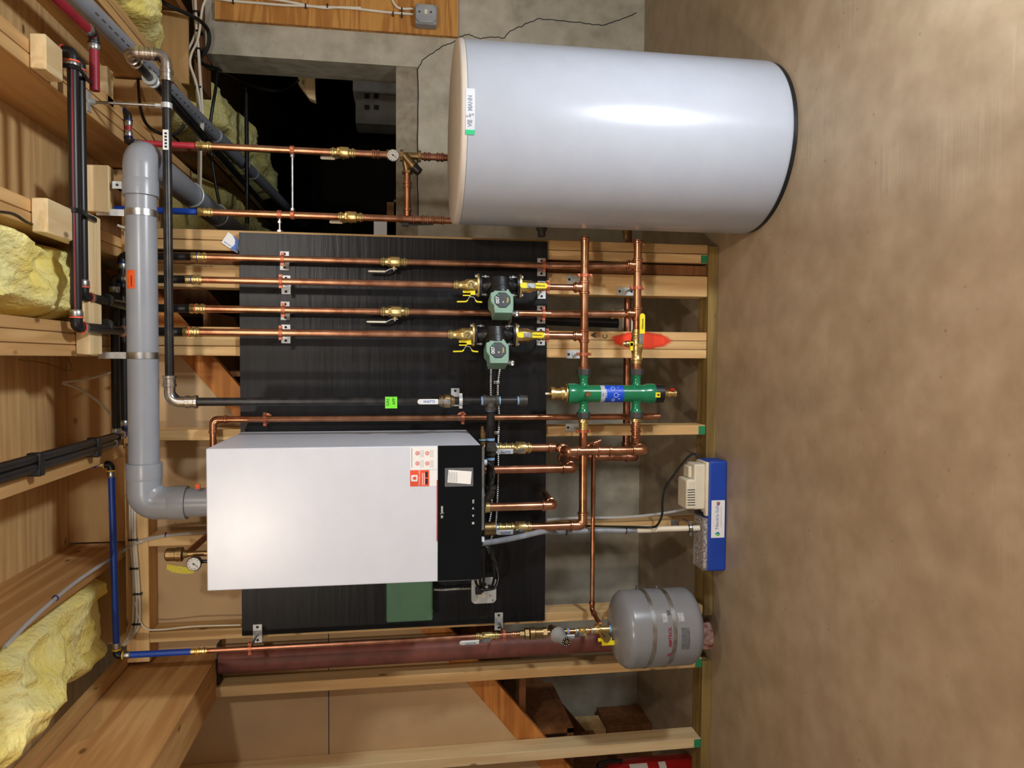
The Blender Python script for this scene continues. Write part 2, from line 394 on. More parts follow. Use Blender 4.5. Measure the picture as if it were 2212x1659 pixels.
# ================================================================= SETTING
M().box((-3.2,-2.6,-.06),(3.2,3.53,0)).build('floor',CFLOOR,kind='structure')
m=M(); YW0,YW1=3.53,3.75; OX0,OX1=.12,1.37
m.box((-3.2,YW0,-.06),(OX0,YW1,2.06)); m.box((OX1,YW0,-.06),(3.2,YW1,2.06)); m.box((OX0,YW0,-.06),(OX1,YW1,1.107))
m.mat(1).box((OX0,YW0+.006,1.107),(OX1,YW1,1.21))
wb=m.build('wall_back',[CWALL,CROUGH],kind='structure')
def crack(pts,r=.0022):
    q=[]
    for a,b in zip(pts[:-1],pts[1:]):
        n=6
        for k in range(n):
            t=k/n; q.append((a[0]+(b[0]-a[0])*t+random.uniform(-1.5,1.5)*(k>0), a[1]+(b[1]-a[1])*t+random.uniform(-1.5,1.5)*(k>0)))
    q.append(pts[-1])
    M().tube([P(x,y,YW0-.0002) for x,y in q],r,seg=6).build('crack',BLKT,wb,label='dark hairline crack in the concrete')
crack([(903,470),(903,330),(902,150),(915,128),(955,100),(978,92),(993,80),(1013,74),(1038,84),(1062,80),(1090,82),(1105,66),(1130,55),(1165,40),(1220,45),(1260,50),(1300,55),(1345,40),(1375,28)])
M().box((-3.2,-2.6,2.315),(3.2,7.2,2.335)).build('ceiling',WSUB,kind='structure')
# crawlspace beyond the opening
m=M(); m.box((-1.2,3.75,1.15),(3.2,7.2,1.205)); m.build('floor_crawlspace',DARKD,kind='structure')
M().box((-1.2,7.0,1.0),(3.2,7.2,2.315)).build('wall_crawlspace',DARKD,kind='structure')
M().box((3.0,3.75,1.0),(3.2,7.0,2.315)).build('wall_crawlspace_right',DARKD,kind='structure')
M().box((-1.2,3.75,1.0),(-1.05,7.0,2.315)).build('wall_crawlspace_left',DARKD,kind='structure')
# tan drywall behind the studs, cut along the stair stringer
zs=lambda x: 1.958+(x-.003)*.824       # upper edge of the stringer
m=M(); YD=2.7395
xl=-2.3
zb=zs(xl)
poly=[V((.108,YD,2.045)),V((.108,YD,zs(.108)))]+[V((-2.376,YD,0)),V((-3.1,YD,0)),V((-3.1,YD,2.045))]
m.prism(poly,(0,.0125,0))
wd=m.build('wall_stairs',DRY,kind='structure')
m=M(); m.box((-3.1,YD-.001,1.452),(-.6,YD+.001,1.455)); m.build('chalk_line',CHALK,wd,label='dark blue chalk line')

# ----------------------------------------------------------------- studs
def stud(x0,x1,label,y0=2.65,mat=WZ,z0=.038,z1=2.045,green=False):
    o=M().box((x0,y0,z0),(x1,2.739,z1)).build('wall_stud',mat,bevel=.002,seg=1,label=label,cat='stud',group='wall studs')
    if green:
        M().box((x0+.002,y0-.0006,z0+.001),(x1-.004,y0+.001,z0+.028)).build('paint_mark',GPNT,o,label='green painted foot')
    return o
stud(.401,.436,'pine stud nearest the white tank, at the free end of the wall')
stud(.365,.3995,'green-footed pine stud second from the white tank in the stud cluster',green=True)
stud(.3185,.3575,'dark brown stud set back in the cluster beside the white tank',y0=2.658,mat=WDARK)
stud(.238,.317,'wide pine stud at the left of the cluster beside the white tank')
s2=stud(.0715,.104,'pine stud with orange spray paint and scribbled letters, right one of three')
stud(.0385,.0705,'middle pine stud of the three with orange spray paint')
stud(.0045,.0375,'left pine stud of the three, carrying the zinc plate above the green separator')
stud(-.287,-.249,'splintered pine stud to the left of the green separator',green=True)
stud(-.65,-.615,'pine stud behind the boiler and the cream drain pipe')
stud(-.984,-.948,'pine stud between boiler and grey expansion tank')
stud(-1.19,-1.152,'knotty pine stud just left of the red steel column',green=True)
stud(-1.506,-1.468,'pine stud at the far left edge beside the fire extinguisher',green=True,mat=WPALEZ)
# spray paint and pencil on stud cluster
q=P(1385,733,2.6493)
M().box((.0388,2.6491,q.z-.135),(.1036,2.6497,q.z+.135)).build('spray_paint',spray_mat(),label='orange spray paint patch across two studs')
sp_=bpy.data.objects['spray_paint']; sp_.parent=s2; sp_.location-=s2.location
text('A',.030,P(1283,724,2.6492),XA,ZA,BLKT,s2,'pencil_mark'); text('C',.026,P(1307,727,2.6492),XA,ZA,BLKT,s2,'pencil_mark')
# sill and top plates
M().box((-.985,2.64,0),(.43,2.735,.038)).build('sill_plate',WSILL,bevel=.002,seg=1,label='greenish treated sill plate on the floor under the boiler wall',cat='sill plate')
M().box((-3.1,2.645,0),(-1.165,2.738,.038)).build('sill_plate',WSILL,bevel=.002,seg=1,label='sill plate on the floor left of the red column',cat='sill plate')
M().box((-1.05,2.65,2.045),(.44,2.739,2.12)).build('top_plate',WX,bevel=.002,seg=1,label='doubled pine top plate with white cables running along it',cat='top plate')
M().box((-.64,2.70,2.12),(-.0,2.716,2.315)).build('rim_board',WRIM,label='plywood rim board above the boiler between the joists',cat='board')
M().box((-1.0,2.70,2.12),(-.69,2.716,2.315)).build('rim_board',WRIM,label='plywood rim board behind the yellow insulation at left',cat='board')
# ----------------------------------------------------------------- joists
def joist(x0,x1,label,y1=2.70,y0=-1.6,z0=2.12,mat=WY):
    return M().box((x0,y0,z0),(x1,y1,2.315)).build('ceiling_joist',mat,bevel=.002,seg=1,label=label,cat='joist',group='ceiling joists')
joist(.727,.7625,'left half of the doubled joist holding the pale end block above the tank',3.53)
joist(.764,.80,'right half of the doubled joist above the black pipes near the tank',3.53)
joist(.33,.3635,'left half of the doubled joist with the splintered pale block',2.70)
joist(.365,.398,'right half of the doubled joist with the splintered pale block',2.70)
joist(0,.0325,'left of three joists in the bundle ending at the pale strut board',2.70)
joist(.0335,.066,'middle joist of the bundle of three above the pumps',2.70)
joist(.067,.098,'right joist of the bundle of three, next to the fluffy insulation',2.70)
joist(-.338,-.30,'single joist with black pipes clipped along its side',2.70)
joist(-.682,-.645,'single joist with clear tubing along it beside the insulation',2.70,mat=WBEAM)
joist(.803,.84,'lapped joist end beside the doubled joist over the red tubing',3.53,y0=2.33)
joist(1.11,1.143,'joist right of the grey drain pipe, left half of the pair',3.53,z0=2.125)
joist(1.145,1.18,'joist beside the insulation batt above the oak panel',3.53,z0=2.125)
joist(1.50,1.54,'dark joist at the top right corner over the concrete wall',3.53,z0=2.125,mat=WDARKY)
M().box((1.185,3.40,2.10),(1.49,3.42,2.315)).build('blocking',WRIM,label='orange wood blocking over the concrete wall beside white cables',cat='board')
M().box((.81,3.15,2.13),(1.10,3.165,2.315)).build('blocking',WRIM,label='plywood blocking behind the grey drain pipe',cat='board')
M().box((.44,3.05,2.12),(.72,3.066,2.315)).build('blocking',WRIM,label='plywood blocking behind the grey flue elbow',cat='board')
M().box((1.2,3.50,2.062),(3.0,3.64,2.10)).build('mud_sill',WDARK,label='dark wooden sill along the top of the concrete wall',cat='sill plate')
# crawlspace joists and insulation
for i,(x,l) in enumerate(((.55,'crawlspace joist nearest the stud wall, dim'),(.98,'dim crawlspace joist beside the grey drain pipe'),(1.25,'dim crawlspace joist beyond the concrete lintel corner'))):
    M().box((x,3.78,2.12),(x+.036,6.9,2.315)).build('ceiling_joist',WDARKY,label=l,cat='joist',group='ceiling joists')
# beam and red column
m=M().box((-1.20,-1.6,1.83),(-1.06,2.735,2.115)); bmx=m.build('support_beam',WBEAM,bevel=.003,seg=1,label='wide wooden support beam resting on the red steel column',cat='beam')
M().box((-1.075,-1.6,2.117),(-1.03,2.70,2.15)).build('ledger_strip',WY,label='narrow ledger strip along the top of the support beam',cat='board')
c=thing('steel_column','dark red steel column standing on a crusted foot under the beam','column',(-1.087,2.69,0))
M().cyl((-1.077,2.69,.045),(-1.077,2.69,1.822),.0435,seg=32).build('post',REDO,c)
M().box((-1.16,2.665,1.822),(-1.01,2.715,1.83)).build('cap_plate',BLK,c)
m=M(); m.lathe([(0,.058),(.02,.056),(.05,.048),(.10,.045)],(-1.077,2.69,0),ZA,seg=20); m.build('foot',RUST,c,label='white and rust crusted foot')
# ----------------------------------------------------------------- stairs behind the wall
st=thing('staircase','wooden staircase rising to the right behind the studs','stairs',(-1.2,3.1,0))
def stringer(y0,y1,x0,x1,mat,dz=.108):
    m=M(); xz=(dz-1.958)/.824+.003; m.prism([V((x0,y0,.001)),V((xz,y0,.001)),V((x1,y0,zs(x1)-dz)),V((x1,y0,zs(x1))),V((x0,y0,zs(x0)+.002))],(0,y1-y0,0))
    return m.build('stringer',mat,st)
X0=-2.3; X1=.42
stringer(2.742,2.78,-2.36,.30,WFIR)
stringer(3.20,3.235,-2.36,.40,WDARK,dz=.2)
m=M(); step=.235
x=-1.95
while x<.42:
    z=zs(x)-.03
    m.box((x,2.785,z),(x+step+.02,3.198,z+.026)); m.box((x+step,2.785,z),(x+step+.018,3.198,z+step*.824))
    x+=step
m.build('treads',WDARK,st)
# short lumber blocks under the joists
def block(lo,hi,label,mat,name='wood_block'):
    return M().box(lo,hi).build(name,mat,bevel=.003,seg=1,label=label,cat='wood block')
block((.727,2.04,2.08),(.815,2.135,2.119),'pale end-grain block under the doubled joist by the pipe elbows',WPALEY)
block((.315,2.035,2.08),(.402,2.235,2.119),'pale splintered block under the joist between insulation and subfloor',WPALEY)
block((.005,2.283,2.08),(.413,2.372,2.119),'long pale strut board carrying the black pipes below the joists',WPALE,'strut_board')
block((.435,2.385,2.06),(.575,2.425,2.15),'pale wood block beside the top flue elbow',WPALE)
block((.81,2.55,2.12),(.93,2.60,2.31),'pale upright block behind the maroon pipe',WPALEZ)
# insulation
def insul(lo,hi,label,seed,amp=.06,nx=44,ny=90):
    rnd=random.Random(seed); m=M(); vs=[];fs=[]
    from mathutils import noise
    x0,y0,z0=lo; x1,y1,z1=hi
    for i in range(nx+1):
        for j in range(ny+1):
            u=i/nx; v=j/ny
            e=min(1,6*min(u,1-u))**.5*min(1,8*min(v,1-v))**.5
            q=V((u*(x1-x0)*7+seed,v*(y1-y0)*5,seed*1.7))
            n=noise.fractal(q,1,2,4)*amp*.8+abs(noise.noise(q*.5))*amp*.8-abs(noise.noise(q*1.6+V((3,3,3))))*amp*.55+noise.noise(q*5)*amp*.12
            vs.append((x0+(x1-x0)*u+noise.noise(q+V((9,0,0)))*amp*.5*e, y0+(y1-y0)*v+noise.noise(q+V((0,9,0)))*amp*.6, z1-(z1-z0)*e*.75-n*e))
    for i in range(nx):
        for j in range(ny):
            a=i*(ny+1)+j; fs.append((a,a+1,a+ny+2,a+ny+1))
    m.add(vs,fs,True)
    return m.build('insulation_batt',INS,label=label,cat='insulation',group='fibreglass batts')
insul((.105,.9,2.07),(.328,2.62,2.31),'yellow insulation bulging between joists behind the black pipes',3,amp=.075)
insul((-1.02,.9,2.08),(-.69,2.69,2.31),'yellow insulation bulging out beside the support beam',11,amp=.08)
insul((1.185,1.2,2.04),(1.49,3.37,2.31),'yellow insulation between joists above the oak panel',21,amp=.07)
insul((1.10,3.6,1.98),(1.37,5.6,2.30),'dim yellow insulation on the crawlspace ceiling beyond the lintel',31,amp=.05)
insul((.60,3.9,2.05),(.97,6.2,2.31),'dim yellow insulation deep in the crawlspace beside grey pipes',41,amp=.05)
# things in the crawlspace
def cbx(lo,hi,label,mat,name,cat): return M().box(lo,hi).build(name,mat,bevel=.004,seg=1,label=label,cat=cat)
c=thing('foam_case','pale grey stacked case inside the dark crawlspace','box',P(800,215,4.3))
a,b=P(762,160,4.3),P(848,200,4.3)
M().box((b.x,4.3,1.205),(a.x,4.5,a.z)).build('upper_tray',BOXW,c)
a,b=P(768,200,4.32),P(848,270,4.32)
M().box((b.x,4.32,1.205),(a.x-.002,4.5,a.z)).build('lower_tray',BOXG,c)
m=M()
for yy in (208,232):
    for xx in (792,812): q=P(xx,yy,4.299); m.box((q.x-.012,4.296,q.z-.012),(q.x+.012,4.30,q.z+.012))
m.build('slot',BLK,c)
m=M(); pts=[P(x,y,4.1) for x,y in ((645,162),(680,162),(681,218),(668,212),(643,178))]; m.prism(pts,(0,.05,0)); m.build('wood_offcut',WPALE,label='pale wood offcut hanging in the crawlspace opening',cat='wood block')
for (x0,y0,x1,y1,mt,l) in ((851,435,866,512,CARD,'leaning brown cardboard strip at the crawlspace edge'),(836,440,846,512,CARD,'narrow cardboard strip inside the crawlspace'),(808,480,824,512,WPAP,'white paper roll on the crawlspace edge')):
    a=P(x0,y0,3.70);b=P(x1,y1,3.70); M().box((a.x,3.66,1.2101),(b.x,3.70,max(a.z,b.z))).build('paper_scrap',mt,label=l,cat='scrap')
# ================================================================= PIPE KIT
def sleeve(m,p,ax,r,L,bead=True,seg=20):
    """press socket: sleeve with an O-ring bead near each end"""
    p=V(p); ax=V(ax).normalized(); a=r*1.13; b=r*1.34; h=L/2
    if bead:
        w=min(.005,L*.16)
        pr=[(-h,r),(-h,a),(-h+w*.6,a),(-h+w,b),(-h+w*2,b),(-h+w*2.4,a),(h-w*2.4,a),(h-w*2,b),(h-w,b),(h-w*.6,a),(h,a),(h,r)]
    else: pr=[(-h,r),(-h,a),(h,a),(h,r)]
    m.lathe(pr,p,ax,seg=seg)
def half(m,p,ax,r,L):
    """one-ended press socket starting at p"""
    a=r*1.13; b=r*1.34; w=.005
    m.lathe([(0,r*.98),(0,a),(L-w*2.4,a),(L-w*2,b),(L-w,b),(L-w*.5,a),(L,a),(L,r)],p,ax,seg=20)
def run(name,label,pts,r,mat=None,erad=.035,elbows=True,couplings=(),tees=(),group=None,fmat=None,cat='pipe',seg=18,open_end=False):
    mat=mat or COP; fmat=fmat or mat
    pts=[V(p) for p in pts]
    t=thing(name,label,cat,(pts[0]+pts[-1])/2,group)
    M().tube(bend(pts,erad,9),r,seg=seg).build('pipe',mat,t)
    if elbows:
        for i in range(1,len(pts)-1):
            a=(pts[i-1]-pts[i]).normalized(); b=(pts[i+1]-pts[i]).normalized()
            if a.angle(b)>R(172): continue
            d=erad/math.tan(a.angle(b)/2); m=M()
            m.tube(bend([pts[i]+a*(d+.002),pts[i],pts[i]+b*(d+.002)],erad,9),r*1.13,seg=seg)
            half(m,pts[i]+a*d,a,r,.02); half(m,pts[i]+b*d,b,r,.02)
            m.build('elbow',fmat,t)
    for c in couplings:
        p,ax,L=c[:3]; mm=c[3] if len(c)>3 else fmat
        m=M(); sleeve(m,p,ax,r,L); m.build('coupling',mm,t)
    for p,ax,br,L,bl in tees:
        m=M(); sleeve(m,p,ax,r,L); half(m,V(p)+V(br)*r*.8,br,r,bl); m.build('tee',fmat,t)
    return t
def transition(m,p,ax,r,r2=None):
    """brass press-to-PEX adapter along ax starting at p (PEX side first)"""
    r2=r2 or r
    m.lathe([(0,r2),(0,r2*1.25),(.012,r2*1.25),(.013,r2*1.1),(.018,r2*1.1),(.019,r*1.35),(.026,r*1.35),(.027,r*1.15),(.034,r*1.15),(.036,r*1.4),(.042,r*1.4),(.044,r*1.15),(.05,r*1.15),(.05,r)],p,ax,seg=18)
# --- standoff clamp: rear plate, rod, split ring around a pipe that runs along Z through the origin; wall is at +Y
def clamp(pos, stand, r, label, axis='Z', ring=None, plate=True, zoff=0, group='pipe hangers', flip=False, xoff=0):
    ring=ring or COPC
    t=thing('pipe_hanger',label,'pipe hanger',(0,0,0),group)
    if plate:
        m=M()
        m.box((-.0325,stand-.004,-.0155),(.0325,stand,.0155)); m.mat(1)
        for s in (-1,1): m.cyl((s*.023,stand-.0046,0),(s*.023,stand-.003,0),.005,seg=12)
        m.mat(0); m.cyl((0,stand-.009,0),(0,stand-.004,0),.0105,.009,seg=14)
        m.build('base_plate',[ZPL,BLKT],t,bevel=.001,seg=1)
        M().cyl((0,r,0),(0,stand-.004,0),.0045,seg=10).build('rod',STL,t)
    m=M(); w=.011; N=22
    rs=[]
    for k in range(N):
        a=2*math.pi*k/N; d=V((math.cos(a),math.sin(a),0))
        rs.append([d*r*1.02+ZA*(-w/2),d*(r*1.02+.003)+ZA*(-w/2),d*(r*1.02+.003)+ZA*(w/2),d*r*1.02+ZA*(w/2)])
    m.rings(rs,closed=True,smooth=False)
    for s in (-1,1):
        m.box((s*(r+.001),-.0045,-w/2),(s*(r+.0115),.0045,w/2)); m.cyl((s*(r+.0075),-.008,0),(s*(r+.0075),.006,0),.0035,seg=10)
    m.build('split_ring',ring,t,label='coppery split ring' if ring is COPC else None)
    t.location=pos
    if axis=='X': t.rotation_euler=(0,R(90),0)
    return t
def lever_pts(p,along,out,L,rise):
    p=V(p); return [p,p+along*.012,p+along*.03+out*rise,p+along*L+out*rise]
def ball_valve(label,p,ax,r,stem,lever,llen=.06,lmat=None,L=.075,fat=1.65,mat=None,wide=None,name='ball_valve',lw=.016,rise=.012,group=None,brand=None,textdir=None,stemL=.012,bd=None):
    """ax: pipe direction, stem: direction of the stem, lever: direction the lever points"""
    p=V(p); ax=V(ax).normalized(); stem=V(stem).normalized(); lever=V(lever).normalized(); mat=mat or BRS; lmat=lmat or LEVW
    t=thing(name,label,'valve',p,group); m=M(); h=L/2
    m.lathe([(-h,r),(-h,r*1.18),(-h+.004,r*1.18),(-h+.006,r*1.42),(-h+.011,r*1.42),(-h+.013,r*1.2),(-h+.02,r*1.2),(-h*.48,r*1.35),(-h*.45,r*fat),(h*.2,r*fat*1.04),(h*.3,r*1.5),(h-.02,r*1.2),(h-.013,r*1.2),(h-.011,r*1.42),(h-.006,r*1.42),(h-.004,r*1.18),(h,r*1.18),(h,r)],p,ax,seg=20)
    m.cyl(p+ax*h*.18,p+ax*h*.46,r*1.62,seg=6)
    m.cyl(p,p+stem*(r*fat+stemL),r*.55,seg=14); m.cyl(p+stem*(r*fat+stemL*.2),p+stem*(r*fat+stemL*.8),r*.75,seg=6)
    m.build('valve_body',mat,t)
    q=p+stem*(r*fat+stemL); sd=stem.cross(lever)
    m=M(); pts=lever_pts(q,lever,stem,llen,rise)
    m.ribbon(pts[:3],lw*.8,sd,.003); m.cyl(q,q+stem*.006,r*.4,seg=6); m.obox(q,lever,sd,stem,.02,lw,.003)
    m.build('lever_arm',STL,t)
    m=M(); a,b=pts[2],pts[3]; m.ribbon([a,b],lw,sd,.0065); m.cyl(b-stem*.0030,b+stem*.0030,lw/2*.99,seg=16)
    g=m.build('lever_grip',lmat,t,bevel=.0015)
    if brand:
        up=textdir[1]; rt=textdir[0]; c=(a+b)/2+rt.cross(up)*(.0036 if abs(rt.cross(up).dot(stem))>.5 else lw/2+.0004)
        text(brand[0],brand[1],c,rt,up,brand[2],g,bold=True)
    return t
# ================================================================= BLACK BACKING BOARD
M().box((-.969,2.632,.663),(.426,2.6495,1.737)).build('plywood_panel',BPLY,label='black painted plywood panel carrying the boiler and pipes',cat='panel')
YPN=2.632
# business card tucked behind the panel corner
c=thing('business_card','white and blue card tucked behind the panel corner','card',P(495,522,2.645))
a=[P(x,y,2.646) for x,y in ((493,501),(516,518),(513,547),(478,524))]
M().prism(a,(0,.0008,0)).build('card_stock',WPAP,c)
a=[P(x,y,2.6455) for x,y in ((502,508),(516,518),(514,546),(498,537),(507,528),(508,518))]
M().prism(a,(0,.0004,0)).build('blue_corner',mk('card_blue',(70,120,200),.5),c)
rt_=P(482,520,2.646)-P(502.7,534,2.646); rt_.y=0; text('Columbia',.0085,P(492.5,528,2.6458),rt_,(-YA).cross(rt_),BLUP,[o for o in c.children if o.name.startswith('card_stock')][0])
# ================================================================= TANK
TX,TY,TR=.714,2.367,.28
tk=thing('hot_water_tank','tall white cylindrical hot water tank with a silver badge','tank',(TX,TY,0))
M().lathe([(0,.25),(.0,.276),(.02,.276),(.02,.25)],(TX,TY,0),ZA,seg=72).build('base_ring',BLK,tk)
M().lathe([(.014,.262),(.014,TR-.004),(.018,TR-.001),(.022,TR),(.04,TR),(.99,TR),(1.004,TR),(1.006,TR-.002)],(TX,TY,0),ZA,seg=96).build('shell',TWH,tk)
M().lathe([(1.0055,TR-.006),(1.0065,TR+.001),(1.018,TR+.001),(1.0235,TR-.002),(1.026,TR-.007),(1.027,0.001)],(TX,TY,0),ZA,seg=96).build('lid',[LID],tk)
def on_cyl(x,y,rad=TR):
    d=ray(x,y); o=CAM-V((TX,TY,0)); a=d.x**2+d.y**2; b=2*(o.x*d.x+o.y*d.y); c=o.x**2+o.y**2-rad**2
    return CAM+d*((-b-math.sqrt(b*b-4*a*c))/(2*a))
q0=on_cyl(1016,240); ang0=math.atan2(q0.x-TX,-(q0.y-TY))
def wrap(o,cx,cy,rad,ang,z0,par):
    off=offs(par)
    for v in o.data.vertices:
        w=v.co+off
        s=w.x; dep=w.y
        a=ang+s/rad; rr=rad-dep
        v.co=V((cx+rr*math.sin(a),cy-rr*math.cos(a),w.z+z0))-off
def cyl_patch(name,cx,cy,rad,ang,z0,w,h,th,mat,par,label=None,n=20):
    m=M(); vs=[];fs=[]
    for i in range(n+1):
        a=ang+(i/n-.5)*w/rad
        for rr,zz in ((rad,z0-h/2),(rad+th,z0-h/2),(rad+th,z0+h/2),(rad,z0+h/2)):
            vs.append((cx+rr*math.sin(a),cy-rr*math.cos(a),zz))
    for i in range(n):
        for k in range(4): fs.append((i*4+k,i*4+(k+1)%4,(i+1)*4+(k+1)%4,(i+1)*4+k))
    fs+= [(0,1,2,3),(n*4+3,n*4+2,n*4+1,n*4)]
    m.add(vs,fs,True); return m.build(name,mat,par,label=label)
bw=.128; zb=q0.z; BADG=mk('silver_badge',(196,200,206),.4,var=.01)
bd=cyl_patch('badge',TX,TY,TR,ang0,zb,bw,.026,.002,BADG,tk,label='silver and green maker badge')
cyl_patch('green_end',TX,TY,TR,ang0-(bw/2-.007)/TR,zb,.013,.026,.0026,GREENP,bd)
def wtext(s,size,dx,z,mat,par,cx,cy,rad,ang,bold=True,sx=1.0):
    o=text(s,size,(dx,-.0008,0),XA,ZA,mat,par,bold=bold,sx=sx); wrap(o,cx,cy,rad+.002,ang,z,par); return o
SV2=mk('badge_print',(132,136,150),.45)
wtext('VIE',.018,-.033,zb,SV2,bd,TX,TY,TR,ang0,sx=.8); wtext('S',.018,-.0145,zb+.004,SV2,bd,TX,TY,TR,ang0,sx=.8); wtext('S',.018,-.0100,zb-.004,SV2,bd,TX,TY,TR,ang0,sx=.8); wtext('MANN',.018,.022,zb,SV2,bd,TX,TY,TR,ang0,sx=.8)
# ================================================================= BOILER
BX0,BX1,BZ0,BZ1,BYF,BYB=-.653,-.254,.96,1.727,2.13,2.60
bo=thing('gas_boiler','white wall-hung boiler with a black glass control panel','boiler',(-.4535,2.63,.96))
zc=P(945,1100,BYF).z
M().box((BX0,BYF,BZ0),(BX1,BYB,BZ1)).build('cabinet',WHT,bo,bevel=.003)
M().box((BX0+.01,BYF+.01,BZ0-.004),(BX1-.01,BYB-.01,BZ0+.001)).build('bottom_tray',BLK,bo)
M().box((BX0+.0015,BYF-.001,BZ0-.003),(BX1,BYF+.003,zc-.0005)).build('control_panel',GLOSS,bo,bevel=.001,seg=1,label='black glass control panel')
M().box((BX0,BYB,BZ0+.05),(BX1,2.632,BZ1-.02)).build('rear_frame',BLK,bo)
M().box((BX0+.12,BYF-.0014,zc-.0008),(BX1-.10,BYF+.004,zc+.0022)).build('red_trim_line',RED,bo,label='thin red trim line')
cp=[o for o in bo.children if o.name.startswith('control_panel')][0]; cab=[o for o in bo.children if o.name.startswith('cabinet')][0]
yf=BYF-.0015
def bt(s,size,x,y,mat,par,bold=False,al='CENTER',dy=0,sx=1): return text(s,size,P(x,y,yf)+V((0,-.0004-dy,0)),XA,ZA,mat,par,bold=bold,align=al,sx=sx)
for s,y,mt,dx_ in (('VIE',1116.5,WHP,0),('S',1109.6,SILV,-1.8),('S',1108.4,SILV,1.8),('MANN',1100.2,WHP,0)):
    bt(s,.0088,955+dx_,y,mt,cp,bold=True,sx=.74)
bt('\u2261',.014,1022.5,1130,WHP,cp,bold=True); bt('<',.013,1022.5,1114,WHP,cp,bold=True); bt('>',.013,1022.5,1098,WHP,cp,bold=True); bt('OK',.008,1022.5,1083,WHP,cp,bold=True)
def plate(name,x0,y0,x1,y1,Y,th,mat,par,label=None):
    a=P(x0,y0,Y); b=P(x1,y1,Y)
    return M().box((min(a.x,b.x),Y-th,min(a.z,b.z)),(max(a.x,b.x),Y,max(a.z,b.z))).build(name,mat,par,label=label)
s1=plate('info_sticker',886,966,944,1014,BYF,.0005,WPAP,cab,'white information sticker with red icons'); s2_=plate('app_sticker',928,1016,944,1050,BYF,.0005,WPAP,cab); s3=plate('connect_sticker',886,1016,927,1050,BYF,.0006,ORP,cab,'orange connection sticker')
bt('Connect me!',.0085,905.5,1033,WHP,s3); m=M()
c=P(895,1033,BYF-.0007)
pts=[c+V((dx*.0095,0,dz*.0095)) for dx,dz in ((-.8,-1),(.8,-1),(1,-.8),(1,.7),(.75,1),(-.75,1),(-1,.7),(-1,-.8))]; m.prism(pts,(0,-.0004,0)); m.build('house_icon',WHP,s3)
m=M(); pts=[c+V((dx*.0055,-.0005,dz*.0055)) for dx,dz in ((-.8,-1),(.8,-1),(.8,.2),(0,1),(-.8,.2))]; m.prism(pts,(0,-.0004,0)); m.build('house_icon',ORP,s3)
for x in (912,916): plate('text_line',x,1022,x+1.2,1048,BYF-.0006,.0003,WHP,s3)
for y0 in (1019,1034): plate('store_button',919,y0,924,y0+12,BYF-.0006,.0003,BLKT,s3)
plate('text_line',889,968,890.3,1010,BYF-.0005,.0003,GRYP,s1); 
for x,y in ((901,972),(901,994),(922,972),(922,994)):
    q=P(x+1,y+7,BYF-.0005); m=M(); m.torus(q,YA,.005,.0011,seg=16,sg=6); m.box((q.x-.002,q.y-.0004,q.z-.002),(q.x+.002,q.y,q.z+.002)); m.build('red_icon',mk('icon_red',(226,110,110),.6),s1)
    for k in (8,11,14): plate('text_line',x+k-1,y,x+k-.4,y+16,BYF-.0005,.0003,GRYP,s1)
bag=plate('document_sleeve',961,1011,1022,1050,BYF-.001,.0012,CASE,cp,'clear sleeve holding a white card')
a=[P(x,y,BYF-.0025) for x,y in ((969,1015),(1019,1018.5),(1016.5,1046),(966.5,1042))]; m=M().prism(a,(0,.0006,0)); cd=m.build('card',WPAP,bag)
m=M()
for k in range(5):
    a=P(970+k*4,1019+k*.3,BYF-.0027); b=P(971+k*4,1041+k*.3,BYF-.0027); m.box((b.x,b.y-.0002,b.z),(a.x,b.y,a.z))
m.build('text_line',GRYP,cd)
# things below the boiler: gland, rail
m=M(); q=P(1046,997,2.22); m.lathe([(0,.012),(.012,.012),(.013,.009),(.026,.009)],V((q.x,2.20,.96)),-ZA,seg=14); m.build('cable_gland',WHT,bo)
m=M(); m.box((BX1-.26,2.17,.945),(BX1-.01,2.19,.96)); m.build('service_rail',STL,bo)
m=M(); m.box((P(1042,1165,2.14).x-.006,2.135,.948),(P(1042,1165,2.14).x+.006,2.15,.96)); m.build('clip',WHT,bo)
# ================================================================= GREEN RELAY BOX, SWITCH BOX
a=P(834,1255,2.56); b=P(935,1341,2.56)
rb=thing('relay_box','plain green metal relay box left of the boiler','box',(b.x,YPN,b.z))
M().box((b.x,2.56,b.z),(b.x+.21,2.628,a.z)).build('cover',RBOX,rb,bevel=.007,seg=3)
for zz in (.02,.145): M().cyl((b.x+zz,2.60,b.z-.003),(b.x+zz,2.60,b.z+.001),.003,seg=8).build('screw',STL,rb)
a=P(1018,1248,2.585); b=P(1072,1302,2.585)
sb=thing('switch_box','square metal switch box with a black plug hanging beside the boiler','box',((a.x+b.x)/2,YPN,b.z))
M().box((b.x+.004,2.586,b.z+.004),(a.x-.004,YPN,a.z-.004)).build('box_body',STL,sb,bevel=.003)
w=a.x-b.x; h=a.z-b.z; k=.012
pts=[V((b.x+x,2.586,b.z+z)) for x,z in ((k,0),(w-k,0),(w-k*.4,k*.4),(w,k),(w,h-k),(w-k*.4,h-k*.4),(w-k,h),(k,h),(k*.4,h-k*.4),(0,h-k),(0,k),(k*.4,k*.4))]
M().prism(pts,(0,-.005,0)).build('cover_plate',ZPL,sb,bevel=.002)
q=P(1044,1287,2.58); M().box((q.x-.008,2.577,q.z-.004),(q.x+.010,2.582,q.z+.005)).build('toggle',CREAM,sb)
for x,y in ((1029,1286),(1059,1286),(1024,1253),(1065,1297)): q=P(x,y,2.58); M().cyl((q.x,2.5795,q.z),(q.x,2.582,q.z),.004,seg=10).build('screw',STL,sb)
